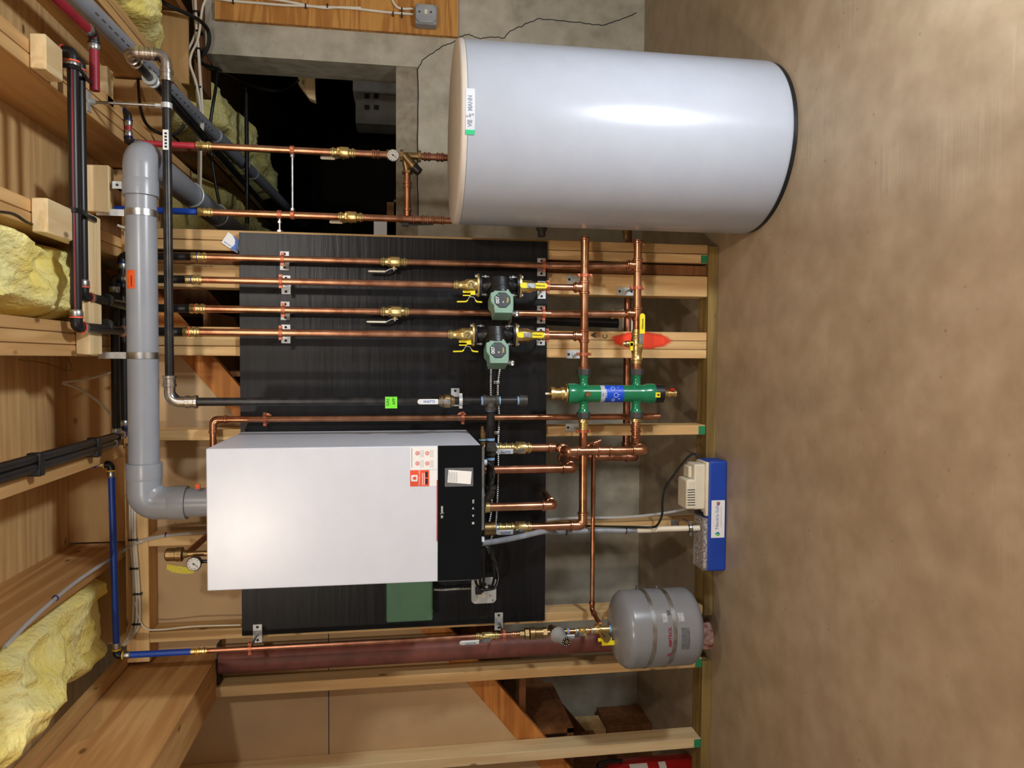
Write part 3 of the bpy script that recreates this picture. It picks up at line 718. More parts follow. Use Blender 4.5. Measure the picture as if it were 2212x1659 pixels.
# ================================================================= FLUE
RF=.0445; FZ=P(308,700,2.40).z; FY=2.40; FX=-.4535; FX1=P(305,335,FY).x
fl=thing('flue_pipe','fat grey plastic flue pipe rising from the boiler and crossing under the joists','pipe',(FX,FY,1.727))
RA=.075
path=[V((FX,FY,1.727)),V((FX,FY,FZ)),V((FX1,FY,FZ)),V((FX1,5.4,FZ+.02))]
M().tube(bend(path,RA,14),RF,seg=32).build('pipe',GPVC,fl)
def flelb(i):
    a=(path[i-1]-path[i]).normalized(); b=(path[i+1]-path[i]).normalized(); m=M(); e=RA+.0
    m.tube(bend([path[i]+a*(e+.001),path[i],path[i]+b*(e+.001)],RA,14),RF*1.12,seg=32)
    for d in (a,b): m.lathe([(0,RF*1.0),(0,RF*1.13),(.008,RF*1.17),(.05,RF*1.17),(.05,RF)],path[i]+d*e,d,seg=32)
    m.build('elbow',GPVC,fl)
flelb(1); flelb(2)
m=M(); m.lathe([(0,RF*1.45),(.012,RF*1.45),(.016,RF*1.18),(.03,RF*1.18)],(FX,FY,1.727),ZA,seg=32); m.build('collar',GPVC,fl)
for yy in (2.95,3.35):
    m=M(); m.torus((FX1,yy,FZ),YA,RF*1.01,.004,seg=32); m.build('joint_ring',ZPL,fl)
q=P(284,604,FY-RF); off=offs(fl)
m=M(); vs=[];fs=[]
for i in range(9):
    t=R(62+i*5); 
    for xx in (P(284,624,2.37).x,P(284,584,2.37).x):
        vs.append((xx,FY-math.cos(R(90)-t+R(0))*0+(-math.cos(t-R(62)+R(8)))*(RF+.0006),FZ+math.sin(t-R(62)+R(8))*(RF+.0006)))
for i in range(8): fs.append((i*2,i*2+1,i*2+3,i*2+2))
m.add(vs,fs,True); stk=m.build('warning_sticker',HORG,fl,label='orange warning sticker')
text('WARNING',.0068,V((P(284,607,2.36).x,FY-RF*.955,FZ+RF*.36)),XA,V((0,.36,.93)),BLKT,stk,bold=True)
q=P(427,1051,FY-RF); M().box((q.x-.007,FY-RF-.0012,q.z-.007),(q.x+.007,FY-RF+.004,q.z+.007)).build('warning_sticker',HORG,fl,label='small orange sticker on the riser')
for (y,l,x2) in ((462,'galvanised strap holding the flue pipe near the blue pipe',218),(768,'galvanised strap holding the flue pipe below the strut board',226)):
    q=P(308,y,FY); t=thing('pipe_strap',l,'pipe strap',(q.x,FY,FZ),'flue straps'); m=M(); w=.02
    rs=[]
    for k in range(40):
        a=2*math.pi*k/40; d=V((0,math.cos(a),math.sin(a))); r0=RF+.0005
        rs.append([V((q.x-w/2,FY,FZ))+d*r0,V((q.x-w/2,FY,FZ))+d*(r0+.0015),V((q.x+w/2,FY,FZ))+d*(r0+.0015),V((q.x+w/2,FY,FZ))+d*r0])
    m.rings(rs,closed=True,smooth=False); m.build('band',STL,t)
    m=M(); m.box((q.x-w/2,FY-.008,FZ+RF),(q.x+w/2,FY-.006,2.10)); m.build('tail',STL,t)
    M().cyl((q.x,FY-.011,2.07),(q.x,FY-.008,2.07),.006,seg=8).build('bolt',STL,t)
q=P(262,404,2.41); t=thing('pipe_strap','small zinc strap end screwed to the pale block by the flue elbow','pipe strap',q,'flue straps')
M().box((q.x-.011,2.383,q.z-.012),(q.x+.011,2.3855,q.z+.016)).build('tail',ZPL,t); M().cyl((q.x,2.380,q.z+.002),(q.x,2.383,q.z+.002),.004,seg=8).build('bolt',BLK,t)
# ================================================================= GAS LINE
GY=2.40; rg=.0133
gx=P(700,867,GY).x; gzt=P(363,500,GY).z; gxr=P(355,118,GY).x; gz2=P(274,108,GY).z
t=run('gas_pipe','black steel gas pipe running overhead and down the middle of the panel',[V((gx,GY,P(1040,867,GY).z)),V((gx,GY,gzt)),V((gxr,GY,gzt)),V((gxr,GY,gz2)),V((gxr,5.6,gz2))],rg,BLKP,erad=.045,elbows=False)
def gas_elbow(c,a,b,mat=STN):
    m=M(); e=.045
    m.tube(bend([c+a*(e+.012),c,c+b*(e+.012)],e,10),rg*1.25,seg=20)
    for d in (a,b):
        m.lathe([(0,rg*1.2),(.002,rg*1.5),(.012,rg*1.5),(.013,rg*1.35),(.026,rg*1.35),(.028,rg*1.55),(.036,rg*1.55),(.037,rg)],c+d*(e+.0),d,seg=20)
    m.build('elbow',mat,t,label='shiny press elbow')
gas_elbow(V((gx,GY,gzt)),-ZA,XA); gas_elbow(V((gxr,GY,gzt)),-XA,ZA); gas_elbow(V((gxr,GY,gz2)),-ZA,YA)
zt=P(1060,867,GY).z
m=M(); m.lathe([(-.026,rg*1.1),(-.026,rg*1.5),(-.016,rg*1.5),(-.015,rg*1.3),(.015,rg*1.3),(.016,rg*1.5),(.026,rg*1.5),(.026,rg)],(gx,GY,zt),ZA,seg=20); m.lathe([(.0,rg*1.2),(.02,rg*1.3),(.021,rg*1.55),(.032,rg*1.55),(.032,rg)],(gx,GY,zt),-XA,seg=20); m.build('tee',IRON,t)
m=M(); m.cyl((gx,GY,zt-.02),(gx,GY,P(1122,867,GY).z),rg); m.build('drip_leg',BLKP,t)
zcap=P(1130,867,GY).z; m=M(); m.lathe([(-.013,rg*.9),(-.013,rg*1.35),(.006,rg*1.4),(.014,rg*1.4),(.014,rg)],(gx,GY,zcap),ZA,seg=20); m.build('end_cap',IRON,t)
for z in (zt+.028,zt-.028,zcap+.016): m=M(); m.cyl((gx,GY,z-.004),(gx,GY,z+.004),rg*1.06,seg=18); m.build('tape',TAPEB,t,label='blue thread tape')
xl=P(1070,1062,GY).x; yz=zt
M().cyl((gx-.02,GY,zt),(xl,GY,zt),rg).build('branch_pipe',BLKP,t)
for y in (886,949,991,1057): q=P(1058,y,GY); m=M(); m.cyl((q.x-.004,GY,zt),(q.x+.004,GY,zt),rg*1.07,seg=18); m.build('tape',TAPEB,t,label='blue thread tape')
qa=P(1058,970,GY).x; m=M(); m.lathe([(-.022,rg*1.3),(-.006,rg*1.35),(-.006,rg*1.75),(.006,rg*1.75),(.006,rg*1.4),(.024,rg*1.3)],(qa,GY,zt),XA,seg=8); m.build('union',IRON,t)
m=M(); m.tube(bend([V((xl+.02,GY,zt)),V((xl-.018,GY,zt)),V((xl-.018,GY,zt+.07))],.018,8),rg*1.25); m.lathe([(0,rg),(0,rg*1.5),(.01,rg*1.5),(.01,rg)],(xl+.01,GY,zt),XA); m.build('elbow',IRON,t)
M().cyl((xl-.018,GY,zt+.05),(xl-.018,GY,.965),rg).build('riser',BLKP,t)
# white sticker on the gas pipe, lime tag, strap on valve
q=P(360,302,GY-rg); m=M(); m.box((q.x-.030,GY-rg-.0015,gzt-.008),(q.x+.030,GY-rg+.004,gzt+.008)); st_=m.build('sticker',WPAP,t,label='white printed sticker')
m=M()
for k in range(5): m.box((q.x-.024+k*.010,GY-rg-.0019,gzt-.004),(q.x-.018+k*.010,GY-rg-.0014,gzt+.003))
m.build('lettering',BLKT,st_)
a=P(832,857,GY-rg); b=P(858,882,GY-rg)
tg=thing('gas_tag','lime green paper tag wrapped on the black gas pipe','tag',((a.x+b.x)/2,GY-rg,b.z))
m=M().box((b.x,GY-rg-.0018,b.z),(a.x,GY-rg-.0008,a.z)); g_=m.build('tag_paper',LIME,tg)
text('GAS',.013,V((P(840,869,GY-rg).x,GY-rg-.002,P(838,867,GY).z)),XA,ZA,BLKT,g_); text('APP',.013,V((P(840,867,GY-rg).x,GY-rg-.002,P(851,867,GY).z)),XA,ZA,BLKT,g_)
ball_valve('bronze gas valve with a long white lever on the black gas pipe',V((gx,GY,P(965,867,GY).z)),ZA,rg,-YA,ZA,llen=.088,L=.05,mat=BRZ,lw=.017,rise=.006,name='gas_valve',brand=('WATTS',.011,BLUP),textdir=(-ZA,XA))
m_=clamp(V((gx,GY,P(995,867,GY).z)),YPN-GY,rg,'zinc-ringed hanger on the gas pipe under the gas valve',ring=ZPL)
# rod hanger of overhead gas pipe
q=P(360,232,GY); t=thing('rod_hanger','threaded rod hanger holding the overhead gas pipe from the joist','pipe hanger',(q.x,GY,gzt))
q.x=.765
M().cyl((q.x,GY,gzt+rg),(q.x,GY,2.118),.0045,seg=10).build('rod',STL,t)
m=M(); m.lathe([(-.008,rg*1.02),(-.008,rg*1.02+.003),(.008,rg*1.02+.003),(.008,rg*1.02)],(q.x,GY,gzt),XA,seg=22); m.cyl((q.x,GY,gzt+rg+.002),(q.x,GY,gzt+rg+.018),.007,seg=6); m.build('split_ring',ZPL,t)
m=M(); m.box((q.x-.03,GY-.015,2.116),(q.x+.03,GY+.015,2.12)); m.cyl((q.x,GY,2.10),(q.x,GY,2.117),.009,seg=6); m.build('base_plate',ZPL,t)
# ================================================================= PANEL COPPER PIPES
Y2=2.515; Y1=2.585; r1=.0111; r2=.0123
def XZ(x,y,Y): q=P(x,y,Y); return q.x,q.z
hz1=P(1262,700,2.51).z; hz2=P(1376,700,2.51).z
XP1=P(900,567,Y1).x; XP2=P(900,614,Y2).x; XP3=P(900,674,Y1).x; XP4=P(900,722,Y2).x
def zp(x,Y): return P(x,700,Y).z
ztop=2.03
def pexfit(x,X,Y,r,t,band=None):
    m=M(); z=zp(x,Y); transition(m,V((X,Y,z+.025)),-ZA,r,r*1.05); m.build('press_adapter',BRS,t,label='brass press adapter')
    if band: m=M(); m.torus((X,Y,z+.006),ZA,r*1.3,.0016,seg=20); m.build('colour_ring',band,t)
def panel_pipe(X,Y,r,x0,pts,label,band,mat=COP,pexlabel=None,coup=()):
    t=run('copper_pipe',label,[V((X,Y,zp(x0,Y)))]+pts,r,mat,elbows=False,group='copper pipes on the panel',couplings=coup)
    pexfit(x0,X,Y,r,t,band); return t
XH=P(1262,700,2.51).x
panel_pipe(XP1,Y1,r1,432,[V((XP1,Y1,zp(1190,Y1))),V((XP1,2.525,hz2+.015))],'thin copper pipe nearest the tank with a cream-levered valve',NAVY,coup=[(V((XP1,2.545,zp(1330,2.55))),ZA,.04)])
panel_pipe(XP2,Y2,r1,420,[V((XP2,Y2,zp(985,Y2)))],'copper pipe feeding the right-hand circulator',NAVY)
panel_pipe(XP3,Y1,r2,428,[V((XP3,Y1,zp(1190,Y1))),V((XP3,2.525,hz2+.015))],'copper pipe between the two circulators with a cream-levered valve',ORNG,coup=[(V((XP3,2.545,zp(1330,2.55))),ZA,.04,BRS)])
panel_pipe(XP4,Y2,r2,414,[V((XP4,Y2,zp(972,Y2)))],'copper pipe feeding the left-hand circulator',ORNG)
panel_pipe(XP2,Y2,r1,1165,[V((XP2,Y2,hz1))],'short copper stub under the right-hand circulator',None)
panel_pipe(XP4,Y2,r2,1165,[V((XP4,Y2,hz1))],'short copper stub under the left-hand circulator',None)
for X,Y,r,x,l in ((XP1,Y1,r1,611,'upper split ring hanger on the thin pipe nearest the tank'),(XP2,Y2,r1,607,'upper split ring hanger above the right-hand circulator'),(XP3,Y1,r2,612,'upper split ring hanger on the pipe between circulators'),(XP4,Y2,r2,606,'upper split ring hanger above the left-hand circulator'),
                (XP1,Y1,r1,1174,'lower split ring hanger on the thin pipe nearest the tank'),(XP2,Y2,r1,1183,'lower split ring hanger under the right-hand circulator'),(XP3,Y1,r2,1174,'lower split ring hanger on the pipe between circulators'),(XP4,Y2,r2,1182,'lower split ring hanger under the left-hand circulator')):
    clamp(V((X,Y,zp(x,Y))),YPN-Y,r,l)
ball_valve('brass ball valve with cream lever on the thin pipe nearest the tank',V((XP1,Y1,zp(851,Y1))),ZA,r1,-XA,ZA,llen=.083,L=.09,lmat=CREAM,lw=.011,rise=.01,stemL=.006)
ball_valve('brass ball valve with cream lever on the pipe between circulators',V((XP3,Y1,zp(853,Y1))),ZA,r2,-XA,ZA,llen=.092,L=.095,lmat=CREAM,lw=.011,rise=.01,stemL=.006)
# --- circulators
def yellow_wing(p,m):
    pass
def pump_set(X,Y,xs,r,which,twist):
    """xs: pixel columns (press end, drain disc, top flange, bottom flange, bottom lever, end)"""
    xe,xd,xf,xb,xl,xv=xs
    zf=zp(xf,Y); zb=zp(xb,Y); zm=(zf+zb)/2
    # circulator
    t=thing('circulator_pump','%s green-grey circulator pump with a black control face'%which,'pump',(X,Y,zm),'circulator pumps')
    m=M(); hh=(zf-zb)/2
    m.lathe([(-hh+.004,.012),(-hh+.004,.017),(-hh+.016,.0175),(-hh+.03,.026),(-.02,.034),(.02,.034),(hh-.03,.026),(hh-.016,.0175),(hh-.004,.017),(hh-.004,.012)],(X,Y,zm),ZA,seg=24)
    m.lathe([(-.026,.03),(-.02,.042),(.012,.044),(.02,.0455),(.032,.0455),(.034,.03)],(X,Y,zm),(-XA*.97-YA*.25),seg=28)
    for k in range(4):
        a=math.pi/4+k*math.pi/2; c=V((X-.024,Y-.006,zm))+YA*math.cos(a)*.036+ZA*math.sin(a)*.036; m.cyl(c,c-XA*.014,.007,seg=10)
    for z,s in ((zf-.008,1),(zb+.008,-1)):
        pts=[]
        for k in range(28):
            a=2*math.pi*k/28; pts.append(V((X+.040*math.cos(a)*(1 if abs(math.cos(a))<.8 else 1.0),Y+.024*math.sin(a),z-.004)))
        m.prism(pts,(0,0,.008),True)
    m.build('volute',CAST,t)
    A=XA*-.96-YA*.28; A.normalize(); B=ZA.cross(A).normalized()   # A: motor axis, B: sideways
    if B.y>0: B=-B
    o=V((X,Y,zm-.004))
    m=M()
    def fr(a,b,z): return o+A*a+B*b+ZA*z
    m.prism([fr(.030,.038,z) if False else fr(a,.040,z) for a,z in ((.026,-.022),(.026,.024),(.036,.028),(.040,.040),(.072,.040),(.086,.030),(.104,.030),(.104,-.036),(.072,-.038),(.046,-.038),(.040,-.030))],-B*.078)
    m.build('motor_housing',TACO,t,bevel=.003)
    m=M(); m.prism([fr(a,.0395,z) for a,z in ((.094,-.034),(.094,.028),(.112,.028),(.112,-.034))],-B*.077); m.build('terminal_box',TACO,t,bevel=.002)
    m=M(); pts=[]
    for k in range(8):
        a=math.pi/8+k*math.pi/4; pts.append(fr(.067+.0295*math.cos(a),.040,.000+.029*math.sin(a)))
    m.prism(pts,B*.003); f=m.build('control_face',BLK,t,bevel=.002,label='black octagonal control face')
    rt=-A; 
    fo=lambda a,z: fr(a,.0434,z)
    text('007',.017,fo(.068,.017),rt,ZA,WHP,f,bold=True); text('e',.011,fo(.050,.015),rt,ZA,GREENP,f)
    text('ECM  HIGH',.005,fo(.072,.0),rt,ZA,WHP,f) if False else text('00',.006,fo(.075,-.002),rt,ZA,WHP,f,bold=True)
    text('Taco',.009,fo(.068,-.017),rt,ZA,YEL,f,bold=True)
    m=M(); c=fr(.100,.005,-.036); m.cyl(c,c-ZA*.012,.008,seg=8); m.sphere(c-ZA*.016,.0095); m.cyl(c-ZA*.016,c-ZA*.016+A*.012,.008,seg=8); m.build('cable_connector',STL,t)
    # isolation flanges
    def flange(zfl,zpr,up,label):
        sgn=1 if up else -1
        g=thing('isolation_flange',label,'valve',(X,Y,zfl),'isolation flanges')
        m=M(); pts=[]
        for k in range(30):
            a=2*math.pi*k/30; pts.append(V((X+.041*math.cos(a),Y+.025*math.sin(a),zfl-.0035)))
        m.prism(pts,(0,0,.007),True)
        L=abs(zpr-zfl)
        m.lathe([(0,r),(.004,r*1.9),(.010,r*2.0),(L*.45,r*1.95),(L*.55,r*1.5),(L-.028,r*1.3),(L-.026,r*1.18),(L-.014,r*1.18),(L-.012,r*1.42),(L-.006,r*1.42),(L-.004,r*1.18),(L,r*1.18),(L,r)],(X,Y,zfl),ZA*sgn,seg=24)
        m.build('flange_body',BRS,g)
        for s in (-1,1):
            m=M(); c=V((X+s*.031,Y,zfl)); m.cyl(c+ZA*sgn*.010,c+ZA*sgn*.003,.0075,seg=6); m.cyl(c,c-ZA*sgn*.038,.0032,seg=8); m.cyl(c-ZA*sgn*.022,c-ZA*sgn*.029,.007,seg=6)
            m.build('bolt',STL,g)
        return g
    g=flange(zf,zp(xe,Y),True,'upper brass isolation flange of the %s circulator with yellow wing handle'%which.lower())
    zd=zp(xd,Y); c=V((X,Y-.02,zd))
    m=M(); m.cyl(c,c-YA*.018,.0085,seg=14); m.cyl(c-YA*.012,c-YA*.022,.0135,seg=20); m.build('drain_cap',BRS,g)
    m=M(); m.ribbon([c-YA*.0235+V((math.cos(a)*.006,0,math.sin(a)*.006)) for a in [R(40+twist+k*24) for k in range(12)]],.003,YA,.0016); m.ribbon([c-YA*.0235+V((math.cos(R(40+twist))*.006,0,math.sin(R(40+twist))*.006)),c-YA*.0235+V((math.cos(R(20+twist))*.018,0,math.sin(R(20+twist))*.018))],.003,YA,.0016); m.build('cap_strap',BLK,g)
    m=M(); q=V((X-.022,Y-.006,zd+.002)); m.cyl(V((X,Y-.004,zd)),V((X-.040,Y-.004,zd)),.006,seg=12); m.build('stem',BRS,g)
    m=M(); m.box((X-.034,Y-.020,zd-.016),(X-.020,Y-.016,zd+.026)); m.box((X-.038,Y-.020,zd-.0),(X-.028,Y-.016,zd+.026)); m.build('valve_tag',YEL,g,label='yellow folded handle blade')
    m=M(); zc_=zd-.004; xw=X-.040
    for s,L in ((1,.052),(-1,.040)):
        m.ribbon([V((xw,Y-.012,zc_)),V((xw-.002,Y-.012,zc_+s*.008)),V((xw-.016,Y-.012,zc_+s*.016))],.012,YA,.0025)
    m.build('handle_arm',STL,g)
    m=M()
    for s,L in ((1,.050),(-1,.036)):
        m.ribbon([V((xw-.012,Y-.012,zc_+s*.013)),V((xw-.017,Y-.012,zc_+s*.019)),V((xw-.018,Y-.012,zc_+s*L))],.015,YA,.005)
    m.build('wing_handle',YEL,g,bevel=.001)
    g=flange(zb,zp(xv,Y),False,'lower brass isolation flange of the %s circulator with yellow lever'%which.lower())
    zl=zp(xl,Y); c=V((X+.0,Y-.022,zl))
    m=M(); m.cyl(V((X,Y,zl)),c-YA*.008,.007,seg=14); m.build('stem',BRS,g)
    m=M(); m.box((X-.008,c.y-.012,zl-.016),(X+.008,c.y-.009,zl+.018)); m.cyl((X,c.y-.018,zl),(X,c.y-.011,zl),.006,seg=6); m.build('handle_arm',STL,g)
    m=M(); y0=c.y-.0125
    def cap(z0,z1):
        m.box((X-.0095,y0-.0035,z0),(X+.0095,y0+.0035,z1))
    cap(zl-.052,zl-.016); m.cyl((X,y0-.0032,zl-.050),(X,y0+.0032,zl-.050),.0094,seg=18)
    cap(zl+.014,zl+.028); m.cyl((X,y0-.0032,zl+.028),(X,y0+.0032,zl+.028),.0094,seg=18)
    h=m.build('lever_grip',YEL,g,bevel=.001)
    text('Webstone',.0075,V((X,y0-.004,zl-.033)),-ZA,XA,BLKT,h,bold=True)
pump_set(XP2,Y2,(980,1015,1032,1123,1142,1174),r1,'Right-hand',200)
pump_set(XP4,Y2,(968,1007,1022,1115,1136,1172),r2,'Left-hand',150)
# ================================================================= HEADERS AND SEPARATOR
rh=.0143; SY=2.51; SX=-.1215
xr1=P(1262,512,SY).x; xr2=P(1376,519,SY).x
def header(z,xr,xs,label,tees):
    t=run('copper_header',label,[V((xr,SY,z)),V((xs,SY,z))],rh,COP,elbows=False,group='copper headers',tees=[(V((x,SY,z)),XA,V((0,d,1)) if d==0 else V((0,0,1)),.052,.028) for x,d in tees])
    m=M(); half(m,V((xr-.02,SY,z)),XA,rh,.02); m.cyl((xr-.002,SY,z),(xr+.001,SY,z),rh*1.13); half(m,V((xs+.03,SY,z)),-XA,rh,.03); m.build('coupling',COP,t)
    m=M(); m.lathe([(0,rh),(0,rh*1.3),(.013,rh*1.35),(.016,rh*1.2)],(xs+.002,SY,z),-XA,seg=8); m.build('brass_end',BRS,t)
    return t
xs=P(1262,801,SY).x
h1=header(hz1,xr1,xs,'upper copper header joining both circulators to the green separator',((XP2,0),(XP4,0)))
h2=header(hz2,xr2,xs,'lower copper header joining the two return pipes to the green separator',((XP1,0),(XP3,0)))
for z,y,l,Yp in ((hz1,765,'split ring hanger on the upper header by the spray-painted stud',2.65),(hz2,622,'split ring hanger on the lower header by the stud cluster',2.65),(hz1,595,'split ring hanger behind the upper header beside the tank',2.65)):
    q=P(1262 if z==hz1 else 1376,y,SY); clamp(V((q.x,SY,z)),Yp-SY,rh,l,axis='X')
# yellow-handled purge valve in lower header
t=thing('purge_valve','brass purge valve with long yellow lever on the lower header','valve',P(1378,735,SY)); m=M(); xa=P(1376,712,SY).x; xb=P(1376,785,SY).x; 
m.lathe([(0,rh),(0,rh*1.2),(.012,rh*1.2),(.014,rh*1.4),(.02,rh*1.4),(.022,rh*1.25),(.03,rh*1.35),(.04,rh*1.6),(.07,rh*1.6),(.078,rh*1.35),(xa-xb-.024,rh*1.25),(xa-xb-.020,rh*1.42),(xa-xb-.012,rh*1.42),(xa-xb-.010,rh*1.2),(xa-xb,rh*1.2),(xa-xb,rh)],(xa,SY,hz2),-XA,seg=22)
m.cyl((xa-.055,SY,hz2),(xa-.055,SY-.035,hz2),.008); m.build('valve_body',BRS,t)
q0_=V((xa-.03,SY-.038,hz2-.004)); 
m=M(); m.box((xa-.05,SY-.039,hz2-.012),(xa-.012,SY-.036,hz2+.004)); m.build('lever_arm',STL,t)
m=M(); m.box((xa-.016,SY-.041,hz2-.016),(xa+.046,SY-.033,hz2+.003)); m.cyl((xa+.046,SY-.0406,hz2-.0065),(xa+.046,SY-.0334,hz2-.0065),.0094,seg=18); g=m.build('lever_grip',YEL,t,bevel=.001); text('Webstone',.0085,V((xa+.018,SY-.0415,hz2-.0065)),XA,ZA,BLKT,g,bold=True)
zd=hz2+.022; xd=P(1355,743,SY-.0).x
m=M(); m.lathe([(0,.009),(.012,.009),(.014,.012),(.026,.012),(.028,.008),(.036,.008)],(xd,SY-.01,zd-.004),ZA,seg=14); m.build('drain_spout',BRS,t)
m=M(); m.box((xd-.024,SY-.032,zd+.002),(xd+.003,SY-.026,zd+.012)); m.cyl((xd,SY-.032,zd+.007),(xd,SY-.026,zd+.007),.008,seg=14); m.cyl((xd,SY-.03,zd+.007),(xd,SY-.01,zd+.007),.004,seg=8); m.build('drain_handle',YEL,t)
# separator
def zq(x): return P(x,850,SY).z
sp=thing('hydraulic_separator','bright green hydraulic separator with four ports and a blue label','separator',(SX,SY,zq(1430)))
rb_=.0305
m=M(); z=zq
m.lathe([(z(1412)-z(1412),.020),(0,.0352),(.006,.0362),(z(1393)-z(1412)-.006,.0362),(z(1388)-z(1412),.0315),(z(1380)-z(1412),rb_),(z(1258)-z(1412),rb_),(z(1250)-z(1412),.0315),(z(1244)-z(1412),.0365),(z(1230)-z(1412),.0365),(z(1225)-z(1412),.0355),(z(1225)-z(1412),.02)],(SX,SY,z(1412)),ZA,seg=40)
for zz in (hz1,hz2):
    for s in (-1,1):
        m.lathe([(.024,.022),(.030,.0175),(.036,.0148),(.052,.0145),(.058,.017),(.064,.020),(.066,.020),(.066,.01)],(SX,SY,zz),XA*s,seg=24)
m.build('body',GRN,sp)
m=M()
for zz in (hz1,hz2):
    for s in (-1,1): m.cyl((SX+s*.066,SY,zz),(SX+s*.087,SY,zz),.0255,seg=8)
m.build('union_nut',mk('dark_union',(84,84,86),.45,.6),sp,bevel=.001)
m=M()
for zz in (hz1,):
    pass
m.lathe([(0,.0345),(.003,.0345),(.003,.022),(.010,.020),(.010,.0235),(.020,.0235),(.020,.019),(z(1196)-z(1222),.019),(z(1196)-z(1222),.0235),(z(1188)-z(1222),.0235),(z(1188)-z(1222)+.002,.006),(z(1184)-z(1222),.005)],(SX,SY,z(1223)),ZA,seg=26); m.build('air_vent',BRS,sp,label='brass air vent on top')
m=M(); c=V((SX,SY,P(1190,852,SY).z)); m.cyl((SX,SY,z(1187)),(SX,SY,z(1178)),.004,seg=10); m.build('vent_cap',CREAM,sp)
m=M(); m.lathe([(0,.03),(0,.0345),(z(1412)-z(1430),.0345),(z(1412)-z(1430),.03)],(SX,SY,z(1430)),ZA,seg=36); bb=m.build('magnet_band',BLK,sp)
q=P(1421,853,SY-.0345); M().box((q.x-.009,SY-.036,q.z-.009),(q.x+.009,SY-.033,q.z+.009)).build('warning_label',YEL,sp); 
m=M(); m.prism([V((q.x-.005,SY-.0362,q.z-.005)),V((q.x+.005,SY-.0362,q.z-.005)),V((q.x,SY-.0362,q.z+.005))],(0,-.0004,0)); m.build('warning_triangle',BLKT,sp)
m=M(); m.lathe([(0,.024),(.006,.018),(.012,.011),(.022,.010),(.022,.013),(.03,.013),(.03,.009),(.044,.009),(.044,.0115),(.052,.0115)],(SX,SY,z(1430)),-ZA,seg=18); m.build('drain_valve',BRS,sp)
m=M(); zz=z(1449); m.cyl((SX,SY,zz),(SX+.014,SY-.008,zz),.004,seg=8); m.box((SX+.012,SY-.014,zz-.009),(SX+.018,SY-.002,zz+.007)); m.build('drain_lever',FEX,sp)
m=M(); q=P(1269,853,SY-.032); m.cyl((SX+.0,SY-.028,q.z),(SX,SY-.044,q.z),.0095,seg=18); m.build('plug',BRZ,sp)
zl0,zl1=z(1343),z(1303); cyl_patch('label',SX,SY,rb_+.0004,R(-4),(zl0+zl1)/2,.078,zl1-zl0,.0005,mk('blue_label',(20,78,214),.4),sp,label='blue label with white diagrams',n=24)
lb=[o for o in sp.children if o.name.startswith('label')][0]
cyl_patch('label_band',SX,SY,rb_+.0004,R(-4),(z(1294)+z(1303))/2,.078,z(1294)-z(1303),.0005,SILV,sp,n=24)
def stext(s,size,dx,zz,mat):
    o=text(s,size,(dx,-.0006,0),XA,ZA,mat,lb,bold=True); wrap(o,SX,SY,rb_+.0004,R(-4),zz,lb)
stext('CALEFFI',.0085,.004,z(1304.5),WHP); stext('SEP4',.006,-.0,z(1298),BLUP)
m=M()
for k,(cx,cz,sx_,sz_) in enumerate(((.022,.006,.010,.005),(-.002,-.004,.011,.006),(-.021,.004,.007,.004))):
    zc2=(zl0+zl1)/2; pts=[]
    for j in range(12):
        a=2*math.pi*j/12; dx=cx+math.cos(a)*sz_*1.3; dz=cz+math.sin(a)*sx_*.7
        ang=R(-4)+dx/rb_; pts.append(V((SX+(rb_+.001)*math.sin(ang),SY-(rb_+.001)*math.cos(ang),zc2+dz)))
    m.tube(pts+[pts[0]],.0007,seg=5)
for cx,cz in ((.0,-.012),(.014,-.014),(-.016,-.013),(.026,-.010)):
    ang=R(-4)+cx/rb_; a=V((SX+(rb_+.001)*math.sin(ang),SY-(rb_+.001)*math.cos(ang),zc2+cz)); m.tube([a,a-ZA*.006],.0008,seg=5)
m.build('diagram',WHP,lb)
# ================================================================= BOILER SIDE COPPER
zpy=lambda x,y,Y: P(x,y,Y)
vY=2.50
# supply: lower left port -> down -> jog forward -> up in front -> back -> valve 1 -> boiler
xp=SX-.087
c1=P(1378,966,SY); xv=P(1120,968,vY).x; dY=2.42
zD=P(1226,970,dY).z
t=run('copper_pipe','copper pipe looping from the lower left separator port up to the boiler valve',[V((xp+.0,SY,hz2)),V((c1.x,SY,hz2)),V((c1.x,dY,hz2)),V((c1.x,dY,zD)),V((xv,vY,zD+.012)),V((xv,vY,P(1050,968,vY).z))],rh,COP,erad=.026,group='boiler copper pipes',couplings=[(V((c1.x,dY,P(1305,968,dY).z)),ZA,.055),(V(((xp+c1.x)/2+.012,SY,hz2)),XA,.03)])
m=M(); m.lathe([(0,rh*1.2),(.003,rh*1.35),(.013,rh*1.3),(.015,rh)],(xp,SY,hz2),-XA,seg=8); m.build('brass_end',BRS,t)
